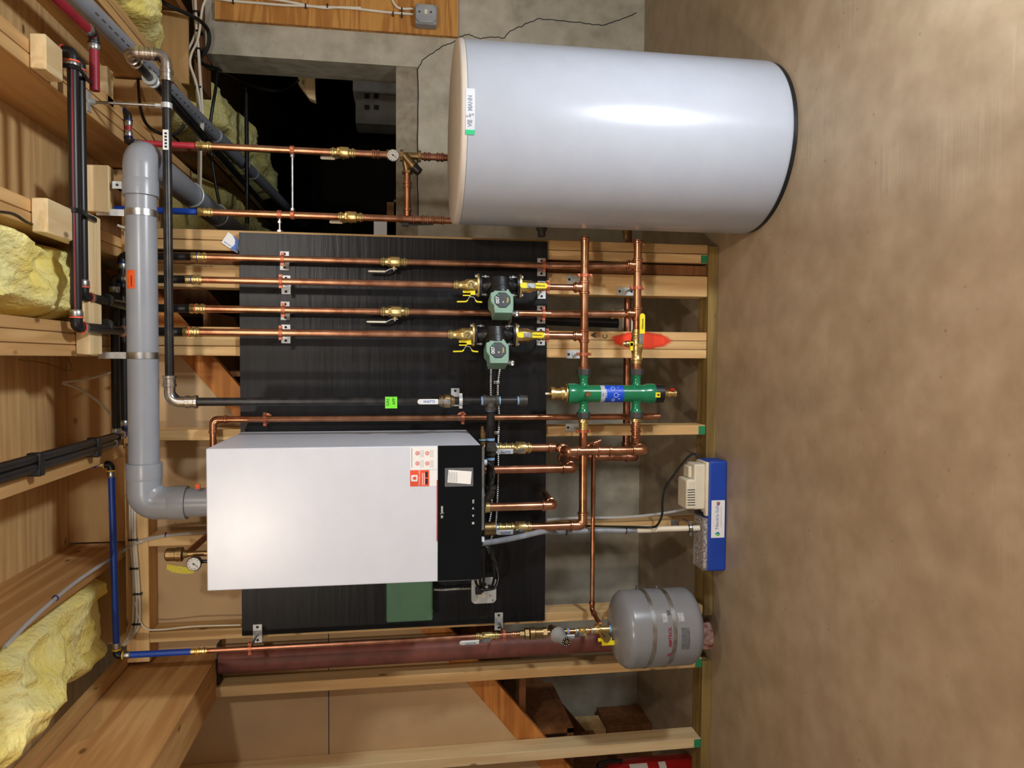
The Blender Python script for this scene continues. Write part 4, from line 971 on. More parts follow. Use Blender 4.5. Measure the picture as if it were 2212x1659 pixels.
# return: upper left port -> left -> elbow up -> valve 2
xv2=P(1120,1140,vY).x
t=run('copper_pipe','copper pipe from the upper left separator port along to the lower boiler valve',[V((xp,SY,hz1)),V((xv2,SY-.005,hz1)),V((xv2,vY,P(1060,1140,vY).z))],rh,COP,erad=.03,group='boiler copper pipes')
m=M(); m.lathe([(0,rh*1.2),(.003,rh*1.35),(.013,rh*1.3),(.015,rh)],(xp,SY,hz1),-XA,seg=8); half(m,V((xp-.015,SY,hz1)),-XA,rh,.03); m.build('brass_end',BRS,t)
clamp(V((P(1262,931,SY).x,SY,hz1)),2.65-SY,rh,'split ring hanger left of the separator on the splintered stud',axis='X')
for xx,yy,l in ((xv,968,'brass boiler valve with white lettered lever, near the gas union'),(xv2,1140,'brass boiler valve with white lettered lever, above the grey hose')):
    t=ball_valve(l,V((xx,vY,P(1124,yy,vY).z)),ZA,rh,-YA-XA*.25,ZA,llen=.082,L=.075,lw=.017,rise=.004,stemL=.004,brand=('WATTS',.010,BLUP),textdir=(ZA,-XA),name='boiler_valve',fat=1.55)
    m=M(); zb_=P(1095,yy,vY).z; m.lathe([(0,rh),(0,rh*1.2),(.01,rh*1.2),(.012,rh*1.4),(.018,rh*1.4),(.02,rh*1.15),(.03,rh*1.15),(.032,rh*1.4),(.04,rh*1.4),(.042,rh*1.2),(.06,rh*1.2)],(xx,vY,zb_-.012),ZA,seg=20); m.build('press_adapter',BRS,t)
    m=M(); zc2=P(1062,yy,vY).z; m.lathe([(-.012,rh*1.2),(-.012,rh*1.7),(.03,rh*1.7),(.03,rh*1.3),(.06,rh*1.3)],(xx,vY,zc2),ZA,seg=20); m.build('tee',BRZ,t)
    m=M(); m.cyl((xx,vY,zc2-.016),(xx,vY,zc2-.011),rh*1.35); m.build('tape',TAPEB,t)
# relief valve by the gas branch
q=P(1042,940,2.50); t=thing('relief_valve','small bronze drain fitting beside the gas branch at the boiler corner','valve',q)
m=M(); m.lathe([(-.05,.012),(-.04,.012),(-.038,.017),(-.028,.017),(-.024,.009),(-.016,.0085),(-.016,.012),(.004,.012),(.006,.008),(.016,.008),(.016,.0055),(.026,.0055)],(q.x+.005,2.50,q.z),XA,seg=12); m.build('fitting',BRZ,t)
M().cyl((q.x-.014,2.50,q.z),(q.x-.018,2.50,q.z),.0125,seg=16).build('tape',TAPEB,t)
M().cyl((q.x-.045,2.50,q.z),(xv+.02,2.50,q.z),.012,seg=16).build('nipple',BRZ,t)
# domestic coil pipes
y3=2.46
a=P(1075,1015,y3); b=P(1238,1012,y3)
q1=P(1362,975,2.72)
zj=b.z-.0
t=run('copper_pipe','copper pipe dropping from the boiler and looping back behind the separator to the tank',[V((b.x,y3,.95)),V((b.x,y3,zj)),V((P(1218,990,2.62).x,2.66,zj+.0)),V((P(1225,990,2.66).x,2.66,q1.z)),V((P(1218,990,2.62).x,2.775,q1.z)),V((.62,2.775,q1.z))],.0140,COPD,erad=.022,group='boiler copper pipes',fmat=COPD)
a=P(1195,1092,y3)
t=run('copper_pipe','copper pipe dropping from the boiler and turning back under the panel',[V((a.x,y3,.95)),V((a.x,y3,a.z)),V((a.x+.02,2.74,a.z)),V((a.x+.02,2.74,a.z+.3))],.0140,COP,erad=.022,group='boiler copper pipes')
m=M(); q=P(1050,1092,y3); m.lathe([(-.012,.014),(-.012,.018),(.0,.018),(.0,.020),(.03,.020)],(a.x,y3,q.z),ZA,seg=14); m.build('brass_end',BRS,t)
# thin fill copper
zf=P(1280,1200,2.60).z; 
tx=P(1325,1330,2.495)
xa=P(1283,957,2.60).x; 
fx=-.962
t=run('copper_pipe','thin copper fill pipe running low across the back to the expansion tank',[V((c1.x-.0,dY+.01,P(1325,962,dY).z)),V((c1.x+.0,2.60,zf+.01)),V((c1.x+.004,2.60,zf+.0)),V((P(1280,1318,2.6).x,2.60,zf)),V((P(1290,1345,2.52).x,2.505,P(1296,1345,2.5).z))],.0082,COP,erad=.016,group='boiler copper pipes')
# copper discharge pipe with flanged clamps
dx=P(800,904,2.59).x; dz=P(460,905,2.59).z
t=run('copper_pipe','long copper discharge pipe with an elbow at the top, ending open near the floor',[V((-.48,2.59,dz)),V((dx,2.59,dz)),V((dx,2.59,P(1425,900,2.59).z))],.0111,COP,erad=.028)
for x,l in ((571,'upper copper split clamp on the discharge pipe'),(1000,'lower copper split clamp on the discharge pipe')):
    z=zp(x,2.59); t=clamp(V((dx,2.59,z)),YPN-2.59,.0111,l,plate=False)
    m=M(); m.lathe([(0,.018),(.003,.018),(.006,.006),(.03,.005)],(dx,YPN-.0005,z),-YA,seg=20); m.build('flange',COPC,t)
# ================================================================= TANK PIPES (hot and cold)
HY=2.69; rt2=.0120; hx=P(700,328,HY).x; cx_=P(700,467,HY).x
hx2=P(880,342,HY).x
hot=run('copper_pipe','hot water copper pipe with dial gauge rising from the tank to the red tubing',[V((hx,HY,zp(445,HY))),V((hx,HY,zp(850,HY)))],.0120,COP,elbows=False,group='tank copper pipes',couplings=[(V((hx,HY,zp(812,HY))),ZA,.03)])
pexfit(445,hx,HY,.0120,hot)
cold=run('copper_pipe','cold water copper pipe rising from the tank to the blue tubing',[V((cx_,HY,zp(447,HY))),V((cx_,HY,.80))],.0120,COP,elbows=False,group='tank copper pipes',couplings=[(V((cx_,HY,zp(945,HY))),ZA,.05),(V((cx_,HY,zp(918,HY))),ZA,.03)],tees=[(V((cx_,HY,zp(880,HY))),ZA,XA,.06,.03)])
pexfit(447,cx_,HY,.0120,cold)
ball_valve('brass valve on the hot water pipe over the dark opening',V((hx,HY,zp(742,HY))),ZA,.0120,-XA*.6+YA*.8,ZA,llen=.075,L=.085,lmat=CREAM,lw=.012,rise=.006,stemL=.0)
ball_valve('brass valve on the cold water pipe beside the black panel',V((cx_,HY,zp(758,HY))),ZA,.0120,-XA*.6+YA*.8,ZA,llen=.07,L=.085,lmat=CREAM,lw=.012,rise=.006,stemL=.0)
# mixing valve with dial
mv=thing('mixing_valve','brass mixing valve with black knob and round dial on the hot pipe','valve',V((hx2,HY,zp(905,HY))))
zc=zp(888,HY); m=M()
m.lathe([(0,.0125),(.0,.0185),(.010,.0185),(.010,.014),(.016,.014)],(hx,HY,zp(838,HY)+.004),-ZA,seg=8)
m.cyl((hx,HY,zp(835,HY)),(hx,HY,zp(862,HY)),.0115)
m.cyl((hx,HY,zp(864,HY)),(hx,HY,zp(871,HY)),.021,seg=8)
m.cyl((hx,HY,zp(870,HY)),(hx,HY,zp(905,HY)),.0125); m.cyl((hx,HY,zp(903,HY)),(hx,HY,zp(909,HY)),.021,seg=8); m.cyl((hx,HY,zp(895,HY)),(hx,HY,zp(912,HY)),.012)
k0=P(876,345,HY); k1=P(906,374,HY); k0.y=HY; k1.y=HY-.012
m.cyl(V((hx,HY,k0.z+.004)),k1+(k0-k1)*.36,.0165,.0155)
bx=P(880,374,HY); m.cyl((hx,HY,bx.z+.012),(bx.x,HY,bx.z),.011); m.cyl((bx.x+.006,HY,bx.z),(bx.x-.002,HY,bx.z),.021,seg=8)
m.build('valve_body',BRZ,mv)
M().cyl(k1+(k0-k1)*.40,k1,.0165,.0150,seg=20).build('knob',BLK,mv,label='black adjusting knob')
gq=P(849,336,HY-.03); m=M(); m.lathe([(0,.012),(.004,.021),(.014,.0215),(.016,.0205)],(gq.x,gq.y+.012,gq.z),-YA,seg=32); m.cyl((gq.x,gq.y+.01,gq.z),(gq.x,HY,gq.z),.006,seg=10); gg=m.build('gauge',STL,mv)
def dial(g,c,rad,col=WHP,red=False):
    m=M(); m.cyl(c,c-YA*.0006,rad,seg=32); d=m.build('dial_face',col,g)
    m=M()
    for k in range(9):
        a=R(225-k*33.75); u=V((math.cos(a),0,math.sin(a))); m.ribbon([c-YA*.0008+u*rad*.72,c-YA*.0008+u*rad*.9],rad*.07,u.cross(YA),.0003)
    u=V((math.cos(R(235)),0,math.sin(R(235)))); m.ribbon([c-YA*.0012-u*rad*.3,c-YA*.0012+u*rad*.75],rad*.08,u.cross(YA),.0004); m.cyl(c-YA*.0008,c-YA*.0018,rad*.14,seg=12)
    m.build('needle',BLKT,g); return d
dial(gg,V((gq.x,gq.y-.0042,gq.z)),.0195)
run('copper_pipe','short copper stub from the mixing valve into the tank top',[V((hx,HY,zp(908,HY))),V((hx,HY,.80))],.0120,COPD,elbows=False,group='tank copper pipes',couplings=[(V((hx,HY,zp(922,HY))),ZA,.028),(V((hx,HY,zp(950,HY))),ZA,.03)])
run('copper_pipe','copper bridge pipe between the cold pipe and the mixing valve',[V((bx.x,HY,zp(880,HY))),V((cx_+.015,HY,zp(880,HY)))],.0120,COP,elbows=False,group='tank copper pipes',couplings=[(V((P(880,400,HY).x,HY,zp(880,HY))),XA,.026)])
t=thing('sensor_wire','dark wire taped along the cold pipe above the tank','cable',V((cx_-.02,HY,zp(900,HY)))); M().tube(spline([V((cx_-.014,HY,zp(868,HY))),V((cx_-.018,HY,zp(885,HY))),V((cx_-.016,HY,zp(910,HY))),V((cx_-.014,HY,zp(935,HY)))]),.0045,seg=8).build('wire',BLK,t); M().box((cx_-.026,HY-.008,zp(882,HY)),(cx_-.014,HY+.006,zp(868,HY))).build('clip',BLK,t)
# hangers of tank pipes: rods
q=P(633,460,HY); zh=zp(633,HY)
t=thing('rod_hanger','threaded spacer rod between the hot and cold tank pipes','pipe hanger',(hx,HY,zh)); M().cyl((hx-.012,HY,zh),(cx_+.012,HY,zh),.0042,seg=10).build('rod',STL,t)
for X in (hx,cx_):
    m=M(); m.lathe([(-.007,.0122),(-.007,.0155),(.007,.0155),(.007,.0122)],(X,HY,zh),ZA,seg=20); m.box((X-.005,HY-.022,zh-.006),(X+.005,HY-.012,zh+.006)); m.build('split_ring',COPC,t)
    s=-1 if X==hx else 1; m=M(); m.cyl((X+s*.015,HY,zh),(X+s*.024,HY,zh),.008,seg=6); m.build('nut',STL,t)
zh=zp(605,HY); t=thing('rod_hanger','short rod bracing the cold pipe to the panel edge','pipe hanger',(cx_,HY,zh)); M().tube([(cx_-.012,HY,zh),(.437,HY,zh)],.0042,seg=10).build('rod',STL,t)
m=M(); m.lathe([(-.007,.0122),(-.007,.0155),(.007,.0155),(.007,.0122)],(cx_,HY,zh),ZA,seg=20); m.build('split_ring',COPC,t)
m=M(); m.cyl((cx_-.03,HY,zh),(cx_-.022,HY,zh),.008,seg=6); m.cyl((.447,HY,zh),(.437,HY,zh),.011,seg=6); m.build('nut',STL,t)
# ================================================================= FILL LINE AND EXPANSION TANK
EY=2.495; ex=fx
t=run('copper_pipe','copper fill pipe in front of the red steel column',[V((ex,EY,zp(432,EY))),V((ex,EY,zp(1130,EY)))],.0085,COPD,elbows=False,couplings=[(V((ex,EY,zp(1117,EY))),ZA,.03,COP)])
pexfit(424,ex,EY,.0085,t,YELR)
for x,l in ((535,'long-rod split ring hanger at the lower corner of the panel by the blue tubing'),(1092,'long-rod split ring hanger on the fill pipe near the backflow fitting')): clamp(V((ex,EY,zp(x,EY))),YPN-EY-.001,.0085,l)
ball_valve('small brass valve with white lettered lever on the fill pipe',V((ex,EY,zp(1055,EY))),ZA,.0085,-YA-XA*.5,ZA,llen=.09,L=.08,lw=.016,rise=.006,stemL=.006,brand=('WATTS',.011,BLUP),textdir=(ZA,-XA),fat=1.5)
bp=thing('backflow_preventer','bronze backflow preventer with hex unions on the fill pipe','valve',V((ex,EY,zp(1188,EY))))
m=M(); ax=-ZA; z0=zp(1126,EY); L_=z0-zp(1192,EY)
m.lathe([(0,.009),(0,.0125),(L_*.15,.0125),(L_*.15,.010)],(ex,EY,z0),ax,seg=6); m.lathe([(L_*.17,.0125),(L_*.17,.0205),(L_*.30,.0205),(L_*.30,.0125)],(ex,EY,z0),ax,seg=6)
m.lathe([(L_*.32,.016),(L_*.34,.0215),(L_*.5,.0215),(L_*.52,.0185),(L_*.78,.0175),(L_*.8,.012)],(ex,EY,z0),ax,seg=24); m.lathe([(L_*.76,.0125),(L_*.76,.0195),(L_*.9,.0195),(L_*.9,.0105),(L_*1.05,.0095)],(ex,EY,z0),ax,seg=6); m.build('valve_body',BRZ,bp)
pr=thing('pressure_regulator','grey domed pressure regulator with a black dial on the fill line','valve',V((ex,EY,zp(1200,EY))))
zr=zp(1203,EY); m=M(); m.sphere((ex,EY,zr),.024,(.9,.9,.85)); m.cyl((ex,EY,zr+.03),(ex,EY,zr-.045),.0105,seg=16); m.cyl((ex,EY+.02,zr),(ex,EY+.045,zr+.004),.012,seg=16); m.build('valve_body',BRZ,pr)
dn=(V((ex-.006,EY-.062,zr-.022))-V((ex,EY,zr))).normalized(); o=V((ex,EY,zr))
m=M(); m.lathe([(.012,.022),(.016,.0275),(.026,.0275),(.034,.022),(.05,.0175),(.072,.0165),(.076,.0165)],o,dn,seg=28); m.build('grey_dome',GREYB,pr)
m=M(); m.lathe([(.0755,.0162),(.078,.0162)],o,dn,seg=28); m.build('dial_face',BLKT,pr); m=M(); u,v=frame(dn)
for k in range(10):
    a=2*math.pi*k/10; d=u*math.cos(a)+v*math.sin(a); m.cyl(o+dn*.078+d*.0135,o+dn*.0788+d*.0135,.0016,seg=6)
m.build('dial_marks',WHP,pr)
M().cyl(o+dn*.076,o+dn*.0795,.0065,seg=12).build('centre_screw',BRS,pr)
t=ball_valve('small white-levered valve just above the grey expansion tank',V((ex,EY,zp(1262,EY))),ZA,.0085,-YA*.9-XA*.5,ZA,llen=.055,L=.05,lw=.015,rise=.006,stemL=.004,fat=1.4,brand=('WATTS',.008,BLUP),textdir=(-ZA,XA))
for x in (1232,1251,1285): z=zp(x,EY); M().cyl((ex,EY,z-.004),(ex,EY,z+.004),.0112,seg=16).build('tape',TAPEB,t)
M().cyl((ex,EY,zp(1222,EY)),(ex,EY,zp(1290,EY)),.0092,seg=16).build('nipple',COP,t)
M().cyl((ex-.012,EY-.014,zp(1268,EY)),(ex-.014,EY-.03,zp(1269,EY)),.006,seg=10).build('drain_plug',BRS,t)
pv=thing('tank_tee','brass tee with yellow-handled drain on top of the expansion tank','valve',V((ex,EY,zp(1300,EY))))
m=M(); zt=zp(1300,EY); m.cyl((ex,EY,zp(1284,EY)),(ex,EY,zp(1322,EY)),.0135,seg=16); m.cyl((ex,EY,zt+.002),(ex+.02,EY,zt+.008),.011,seg=14)
dn2=V((-.25,-.9,-.28)).normalized(); m.cyl((ex,EY,zt),V((ex,EY,zt))+dn2*.05,.011,seg=16); m.cyl(V((ex,EY,zt))+dn2*.03,V((ex,EY,zt))+dn2*.056,.0145,seg=18); m.build('tee',BRS,pv)
M().cyl((ex,EY,zp(1322,EY)),(ex,EY,zp(1328,EY)),.0135,seg=16).build('tape',TAPEB,pv)
m=M(); q=V((ex-.018,EY-.03,zt-.012)); m.obox(q+V((-.006,0,-.002)),XA,YA,ZA,.012,.004,.05); m.obox(q+V((-.018,-.002,-.014)),XA,YA,ZA,.016,.005,.048); m.build('wing_handle',YEL,pv,bevel=.001)
et=thing('expansion_tank','grey expansion tank strapped low between two studs','tank',(ex,EY,.105))
zt=zp(1326,EY); zb=zp(1513,EY)-.0; re=.1345; H=zt-zb
m=M(); m.lathe([(0,.001),(.004,.06),(.012,.10),(.026,.125),(.04,.1335),(.05,re),(H-.058,re),(H-.045,.1335),(H-.03,.122),(H-.015,.095),(H-.005,.055),(H,.014),(H+.004,.012)],(ex,EY,zb),ZA,seg=64); m.build('shell',EXPG,et)
for x,l in ((1411,''),(1455,'')):
    zc=P(x,1350,EY-re).z; m=M(); m.lathe([(-.0075,re),(-.0075,re+.0016),(.0075,re+.0016),(.0075,re)],(ex,EY,zc),(ZA+XA*.06-YA*.05),seg=64)
    m.cyl((ex+re*.99+.002,EY+.02,zc+.006),(ex+re*.99+.012,EY+.02,zc+.006),.006,seg=6); m.build('strap',STL,et)
za=P(1450,1350,EY-re).z
def etext(s,size,dx,zz,mat,ang=R(4)):
    o=text(s,size,(dx,-.0008,0),XA,ZA,mat,et,bold=True); wrap(o,ex,EY,re+.0006,ang,zz,et)
etext('AMTROL',.0175,.004,P(1449,1350,EY-re).z,MAROON); etext('/|\\',.02,-.062,P(1450,1350,EY-re).z,MAROON); etext('SX',.016,.085,P(1452,1300,EY-re).z,BLKT)
a0=math.atan2(P(1480,1360,2.36).x-ex,.135)
cyl_patch('label',ex,EY,re+.0002,R(2),P(1482,1352,EY-re).z,.075,.030,.0005,LDG,et); cyl_patch('label',ex,EY,re+.0002,R(33),P(1476,1352,EY-re).z,.030,.022,.0005,LBLG,et); cyl_patch('label',ex,EY,re+.0002,R(33),P(1441,1352,EY-re).z,.030,.018,.0005,LBLG,et); cyl_patch('label',ex,EY,re+.0002,R(-4),P(1409,1352,EY-re).z-.012,.062,.010,.0005,LDG,et)
M().box((ex-.045,EY+re-.004,zp(1440,EY)),(ex+.005,2.655,zp(1425,EY))).build('bracket',BLK,et)
M().box((P(1323,1325,2.645).x-.02,2.628,P(1323,1325,2.64).z-.012),(P(1323,1325,2.645).x+.012,2.649,P(1323,1325,2.64).z+.012)).build('bracket',BLK,et)
# ================================================================= BOILER TOP: vent, gauge
q=P(395,1197,2.38); t=thing('air_vent','bronze air vent and pressure gauge on top of the boiler with a yellow mesh tag','gauge',(P(430,1215,2.40).x,2.40,1.727))
gx_=P(420,1217,2.38); vz=P(395,1197,2.42)
m=M(); m.lathe([(0,.016),(.004,.0205),(.030,.0205),(.032,.0225),(.050,.0225),(.054,.014),(.066,.011)],(vz.x,2.42,P(358,1195,2.42).z),-ZA,seg=24); m.cyl((vz.x,2.42,1.727),(vz.x,2.42,vz.z),.009,seg=14); m.build('vent_body',BRZ,t)
m=M(); m.tube([V((vz.x,2.42,vz.z-.012)),P(445,1160,2.55),P(470,1140,2.59)],.0105,seg=14); m.build('outlet_pipe',COPD,t)
gq=V((gx_.x,2.375,gx_.z)); m=M(); m.lathe([(-.026,.018),(-.006,.0215),(0,.0225),(.002,.021)],gq,-YA,seg=32); m.cyl((gq.x,2.40,1.727),(gq.x,2.40,gq.z),.006,seg=10); gb=m.build('gauge',BLK,t)
dial(gb,gq-YA*.003,.0195)
m=M(); c=gq-YA*.0040; m.ribbon([c+V((math.cos(R(a)),0,math.sin(R(a))))*.0150 for a in range(10,120,10)],.0018,YA,.0003); m.ribbon([c+V((math.cos(R(a)),0,math.sin(R(a))))*.0150 for a in range(110,230,10)],.0012,YA,.0003); m.build('dial_arc',RED,gb)
m=M(); pts=[P(x,y,2.44) for x,y in ((361,1218),(360,1230),(372,1236),(395,1240),(416,1239),(423,1232),(410,1226),(380,1222))]; m.prism(pts,(0,.003,0)); m.build('mesh_tag',mk('yellow_mesh',(214,200,60),.6,var=.12,scale=300),t,label='yellow mesh tag')
m=M(); m.cyl((P(442,1205,2.42).x,2.42,1.727),(P(442,1205,2.42).x,2.42,1.76),.012,seg=12); m.build('fitting',BRS,t)
# ================================================================= NEUTRALISER AND CONDENSATE PUMP
NX0,NX1=-.782,-.372; NY0,NY1=2.535,2.632; NZ=.072
nt=thing('condensate_pump','blue condensate neutraliser with cream pump cover and clear media case on the floor','pump',((NX0+NX1)/2,2.585,0))
M().box((NX0,NY0,0),(NX1,NY1,NZ)).build('tank',BLUE,nt,bevel=.008,seg=3)
M().box((NX0+.012,NY0+.010,NZ-.004),(NX0+.192,NY1-.008,NZ+.012)).build('media',MEDIA,nt,label='speckled pellet media')
M().box((NX0+.004,NY0+.002,NZ-.002),(NX0+.200,NY1-.001,NZ+.018)).build('clear_lid',CASE,nt,bevel=.004)
M().box((NX0+.206,NY0+.001,NZ-.001),(NX1-.004,NY1,NZ+.010)).build('cover_plate',CREAM,nt,bevel=.003)
qa=P(1495,998,2.56); qb=P(1495,1100,2.56)
M().box((qb.x,NY0+.012,NZ+.008),(NX1-.012,NY1-.006,P(1497,1020,2.56).z)).build('pump_cover',CREAM,nt,bevel=.007,seg=3)
hx0,hx1=P(1480,1101,2.55).x,P(1480,1036,2.55).x; hz=P(1483,1060,2.548).z
pc=M().box((hx0,2.548,NZ+.02),(hx1,NY1+.004,hz)).build('motor_cover',CREAM,nt,bevel=.008,seg=3)
m=M()
for k in range(7):
    y=1058+k*5.5; q=P(1493,y,2.548); m.box((q.x-.0013,2.5472,q.z-.015),(q.x+.0013,2.5485,q.z+.014))
m.build('vent_slot',BLKT,pc)
q=P(1482,1018,2.60); M().box((q.x-.022,2.575,NZ+.02),(q.x+.022,NY1-.004,q.z)).build('relay_cover',CREAM,nt,bevel=.004)
m=M(); q=P(1524,1112,2.55); m.cyl((q.x,NY0+.03,NZ+.009),(q.x,NY0+.03,NZ+.0115),.010,seg=18); q=P(1512,1105,2.58); m.cyl((q.x,2.585,NZ+.009),(q.x,2.585,NZ+.028),.009,seg=14); m.build('port',BLK,nt)
qa=P(1537,1081,NY0); qb=P(1565,1161,NY0); m=M().box((qb.x,NY0-.0008,qb.z+.001),(qa.x,NY0+.0005,qa.z)); lb2=m.build('label',WPAP,nt,label='white label with droplet logo')
cz=(qa.z+qb.z)/2; cxm=(qa.x+qb.x)/2
text('Neutra-Safe',.019,V((cxm+.008,NY0-.001,cz+.004)),XA,ZA,mk('lavender_print',(120,128,190),.5),lb2)
m=M(); dq=V((qb.x+.014,NY0-.001,cz+.002)); pts=[dq+V((.0075*math.sin(a)*(1 if math.cos(a)<.2 else max(.15,1-math.cos(a))),0,.009*math.cos(a)+.002*(math.cos(a)>0.3))) for a in [2*math.pi*k/20 for k in range(20)]]; m.prism(pts,(0,-.0003,0)); m.build('droplet',BLUP,lb2)
m=M(); pts=[dq+V((.0035*math.sin(a)-.002,-.0004,.007*math.cos(a)+.001)) for a in [2*math.pi*k/16 for k in range(16)]]; m.prism(pts,(0,-.0003,0)); m.build('droplet',LIME,lb2)
m=M(); m.cyl((qa.x-.012,NY0-.0008,cz),(qa.x-.012,NY0-.0012,cz),.007,seg=20); m.build('seal',mk('seal_print',(190,120,120),.6,scale=300,var=.3),lb2)
m=M(); m.box((cxm-.03,NY0-.0012,cz-.012),(cxm+.045,NY0-.0008,cz-.011)); m.build('text_line',GRYP,lb2)
# pump cord
def cable(name,label,pts,r,mat,group=None,n=8,seg=8,cat='cable'):
    return M().tube(spline(pts,n),r,seg=seg).build(name,mat,label=label,cat=cat,group=group)
cable('power_cord','black cord looping from the condensate pump up along the drain pipe',[P(1508,992,2.585),P(1503,983,2.59),P(1497,981,2.60),P(1482,992,2.60),P(1455,1027,2.59),P(1437,1055,2.58),P(1431,1085,2.57),P(1430,1112,2.57),P(1420,1134,2.575),P(1405,1139,2.595),P(1360,1138,2.61),P(1300,1137,2.625),P(1262,1136,2.63)],.0042,CABB)
cable('wire_pigtail','thin black loose wire ends above the condensate pump',[P(1500,982,2.60),P(1490,976,2.60),P(1484,974,2.60)],.0018,CABB)
M().cyl(P(1505,984,2.60),P(1507,981,2.60),.005,seg=10).build('wire_nut',NAVY,label='small blue wire nut above the condensate pump',cat='connector')
# drain hose and pipe
cable('drain_hose','grey vinyl drain hose sloping from the boiler to the cream drain pipe',[P(1040,1174,2.38),P(1080,1168,2.42),P(1130,1158,2.46),P(1175,1148,2.50),P(1200,1149,2.56),P(1240,1148,2.622),P(1300,1146,2.624),P(1345,1146,2.622),P(1385,1144,2.62)],.0098,HOSE,seg=16,cat='hose')
dp=thing('drain_pipe','cream plastic drain pipe dropping into the blue neutraliser','pipe',P(1450,1142,2.60))
p0=P(1376,1144,2.62); p1=P(1529,1140,2.58); p1.z=NZ+.014
pm=p0.lerp(p1,.28)
M().tube([p0.lerp(p1,.1),p1],.0105,seg=18).build('pipe',CWP,dp)
dd=(p1-p0).normalized(); m=M(); m.lathe([(0,.0095),(0,.0135),(.05,.0135),(.052,.0122),(.075,.0122),(.075,.0105)],p0,dd,seg=20); m.build('coupling',CWP,dp)
cq=P(1488,1139,2.60); cm=thing('pipe_clamp','zinc cushion clamp on the cream drain pipe','pipe clamp',cq)
tq=p0+dd*((cq.z-p0.z)/dd.z)
m=M(); m.lathe([(-.007,.0106),(-.007,.0135),(.007,.0135),(.007,.0106)],tq,dd,seg=22); m.build('cushion',BLK,cm)
m=M(); m.lathe([(-.004,.0136),(-.004,.0152),(.004,.0152),(.004,.0136)],tq,dd,seg=22); 
for s in (-1,1): m.box((tq.x+s*.015,tq.y-.004,tq.z-.005),(tq.x+s*.028,tq.y+.004,tq.z+.005))
m.build('band',STL,cm); m=M(); pq=P(1458,1128,2.648); m.box((pq.x-.016,2.646,pq.z-.014),(pq.x+.01,2.649,pq.z+.016)); m.cyl((tq.x+.02,2.60,tq.z),(tq.x+.02,2.649,tq.z),.004); m.build('base_plate',STL,cm)
cable('clear_tubing','thin clear tubing low on the stud beside the cream drain pipe',[P(1181,1123,2.642),P(1240,1119,2.642),P(1330,1118,2.642),P(1400,1113,2.642),P(1450,1106,2.644),P(1482,1099,2.644)],.0052,CLR,cat='tubing')
cable('clear_tubing','clear tubing running along the joist and down the stud behind the boiler',[PZ(10,1398,2.115),PZ(70,1337,2.112),PZ(150,1268,2.11),PZ(215,1222,2.10),P(262,1192,2.62),P(300,1171,2.640),P(345,1159,2.643),P(400,1153,2.643),P(470,1149,2.643),P(520,1147,2.643)],.0058,CLR,cat='tubing')
for x,y in ((358,1155),(120,1292)):
    q=P(x,y,2.643) if x>200 else PZ(x,y,2.11); M().torus(q,ZA if x>200 else YA,.007,.0016,seg=16,sg=6).build('cable_tie',NAVY,label='navy tie on the clear tubing '+('at the stud' if x>200 else 'at the joist'),cat='cable tie')
for x,y,Yq,l in ((1223,1149,2.595,'first black tie on the grey hose'),(1281,1147,2.623,'black tie on the grey hose behind the thin copper pipe'),(1352,1146,2.622,'black tie on the grey hose nearest the cream coupling')):
    M().torus(P(x,y,Yq),ZA,.0112,.0018,seg=20,sg=6).build('cable_tie',BLK,label=l,cat='cable tie')
# black pipe and cream box behind the studs
M().tube([P(1150,690,2.86),P(1345,698,2.86)],.021,seg=20).build('drain_standpipe',BLK,label='black plastic standpipe behind the studs under the panel',cat='pipe')
a=P(1344,668,2.80); b=P(1366,724,2.80); M().box((b.x,2.79,b.z),(a.x,2.86,a.z)).build('outlet_box',CREAM,bevel=.003,label='cream plastic box behind the lower header, right of the sprayed stud',cat='box')
# fittings at the tank's rear
for x,y,mt,l,r_ in ((1170,508,IRON,'dark union on the tank side by the panel corner',.014),(1352,513,BRZ,'bronze drain fitting on the tank side by the lower header',.010)):
    q=P(x,y,2.58); t=thing('tank_fitting',l,'fitting',q); m=M(); m.lathe([(0,r_),(.02,r_),(.021,r_*1.4),(.04,r_*1.4),(.041,r_*.8),(.05,r_*.8)],(q.x-.005,2.58,q.z),XA,seg=12); m.build('fitting',mt,t)
# ================================================================= PEX TUBING
def pex(name,label,pts,r,mat,rings=(),ringmat=ORNG,erad=.02,group=None,fit=True,cat='tubing'):
    pts=[V(p) for p in pts]; t=thing(name,label,cat,(pts[0]+pts[-1])/2,group)
    M().tube(bend(pts,erad,8),r,seg=18).build('tube',mat,t)
    if fit:
        for i in range(1,len(pts)-1):
            a=(pts[i-1]-pts[i]).normalized(); b=(pts[i+1]-pts[i]).normalized()
            m=M(); m.tube(bend([pts[i]+a*(erad+.006),pts[i],pts[i]+b*(erad+.006)],erad,8),r*1.10,seg=18); m.build('elbow',BLK,t)
            m=M(); k=M()
            for d in (a,b):
                m.lathe([(0,r),(0,r*1.16),(.003,r*1.2),(.012,r*1.18),(.015,r*1.12),(.018,r)],pts[i]+d*(erad+.007),d,seg=20); k.lathe([(0,r),(0,r*1.30),(.004,r*1.25),(.004,r)],pts[i]+d*(erad+.002),d,seg=20)
            m.build('crimp_ring',STL,t); k.build('colour_ring',ringmat,t)
    return t
rp=.0143; ZA_=2.078; ZB_=2.09; YA_,YB_=2.19,2.2675
xa0=P(147,112,YA_).x; xa1=XP4+.035; xb0=P(172,132,YB_).x; xb1=XP3+.02
pex('black_tubing','front black tube with red stripe under the joists, elbowed down to the left circulator',[(xa0,YA_,2.305),(xa0,YA_,ZA_),(P(164,706,YA_).x,YA_,ZA_),(XP4,Y2,2.062),(XP4,Y2,zp(414,Y2)+.02)],rp,PEXB,erad=.022,group='black tubing')
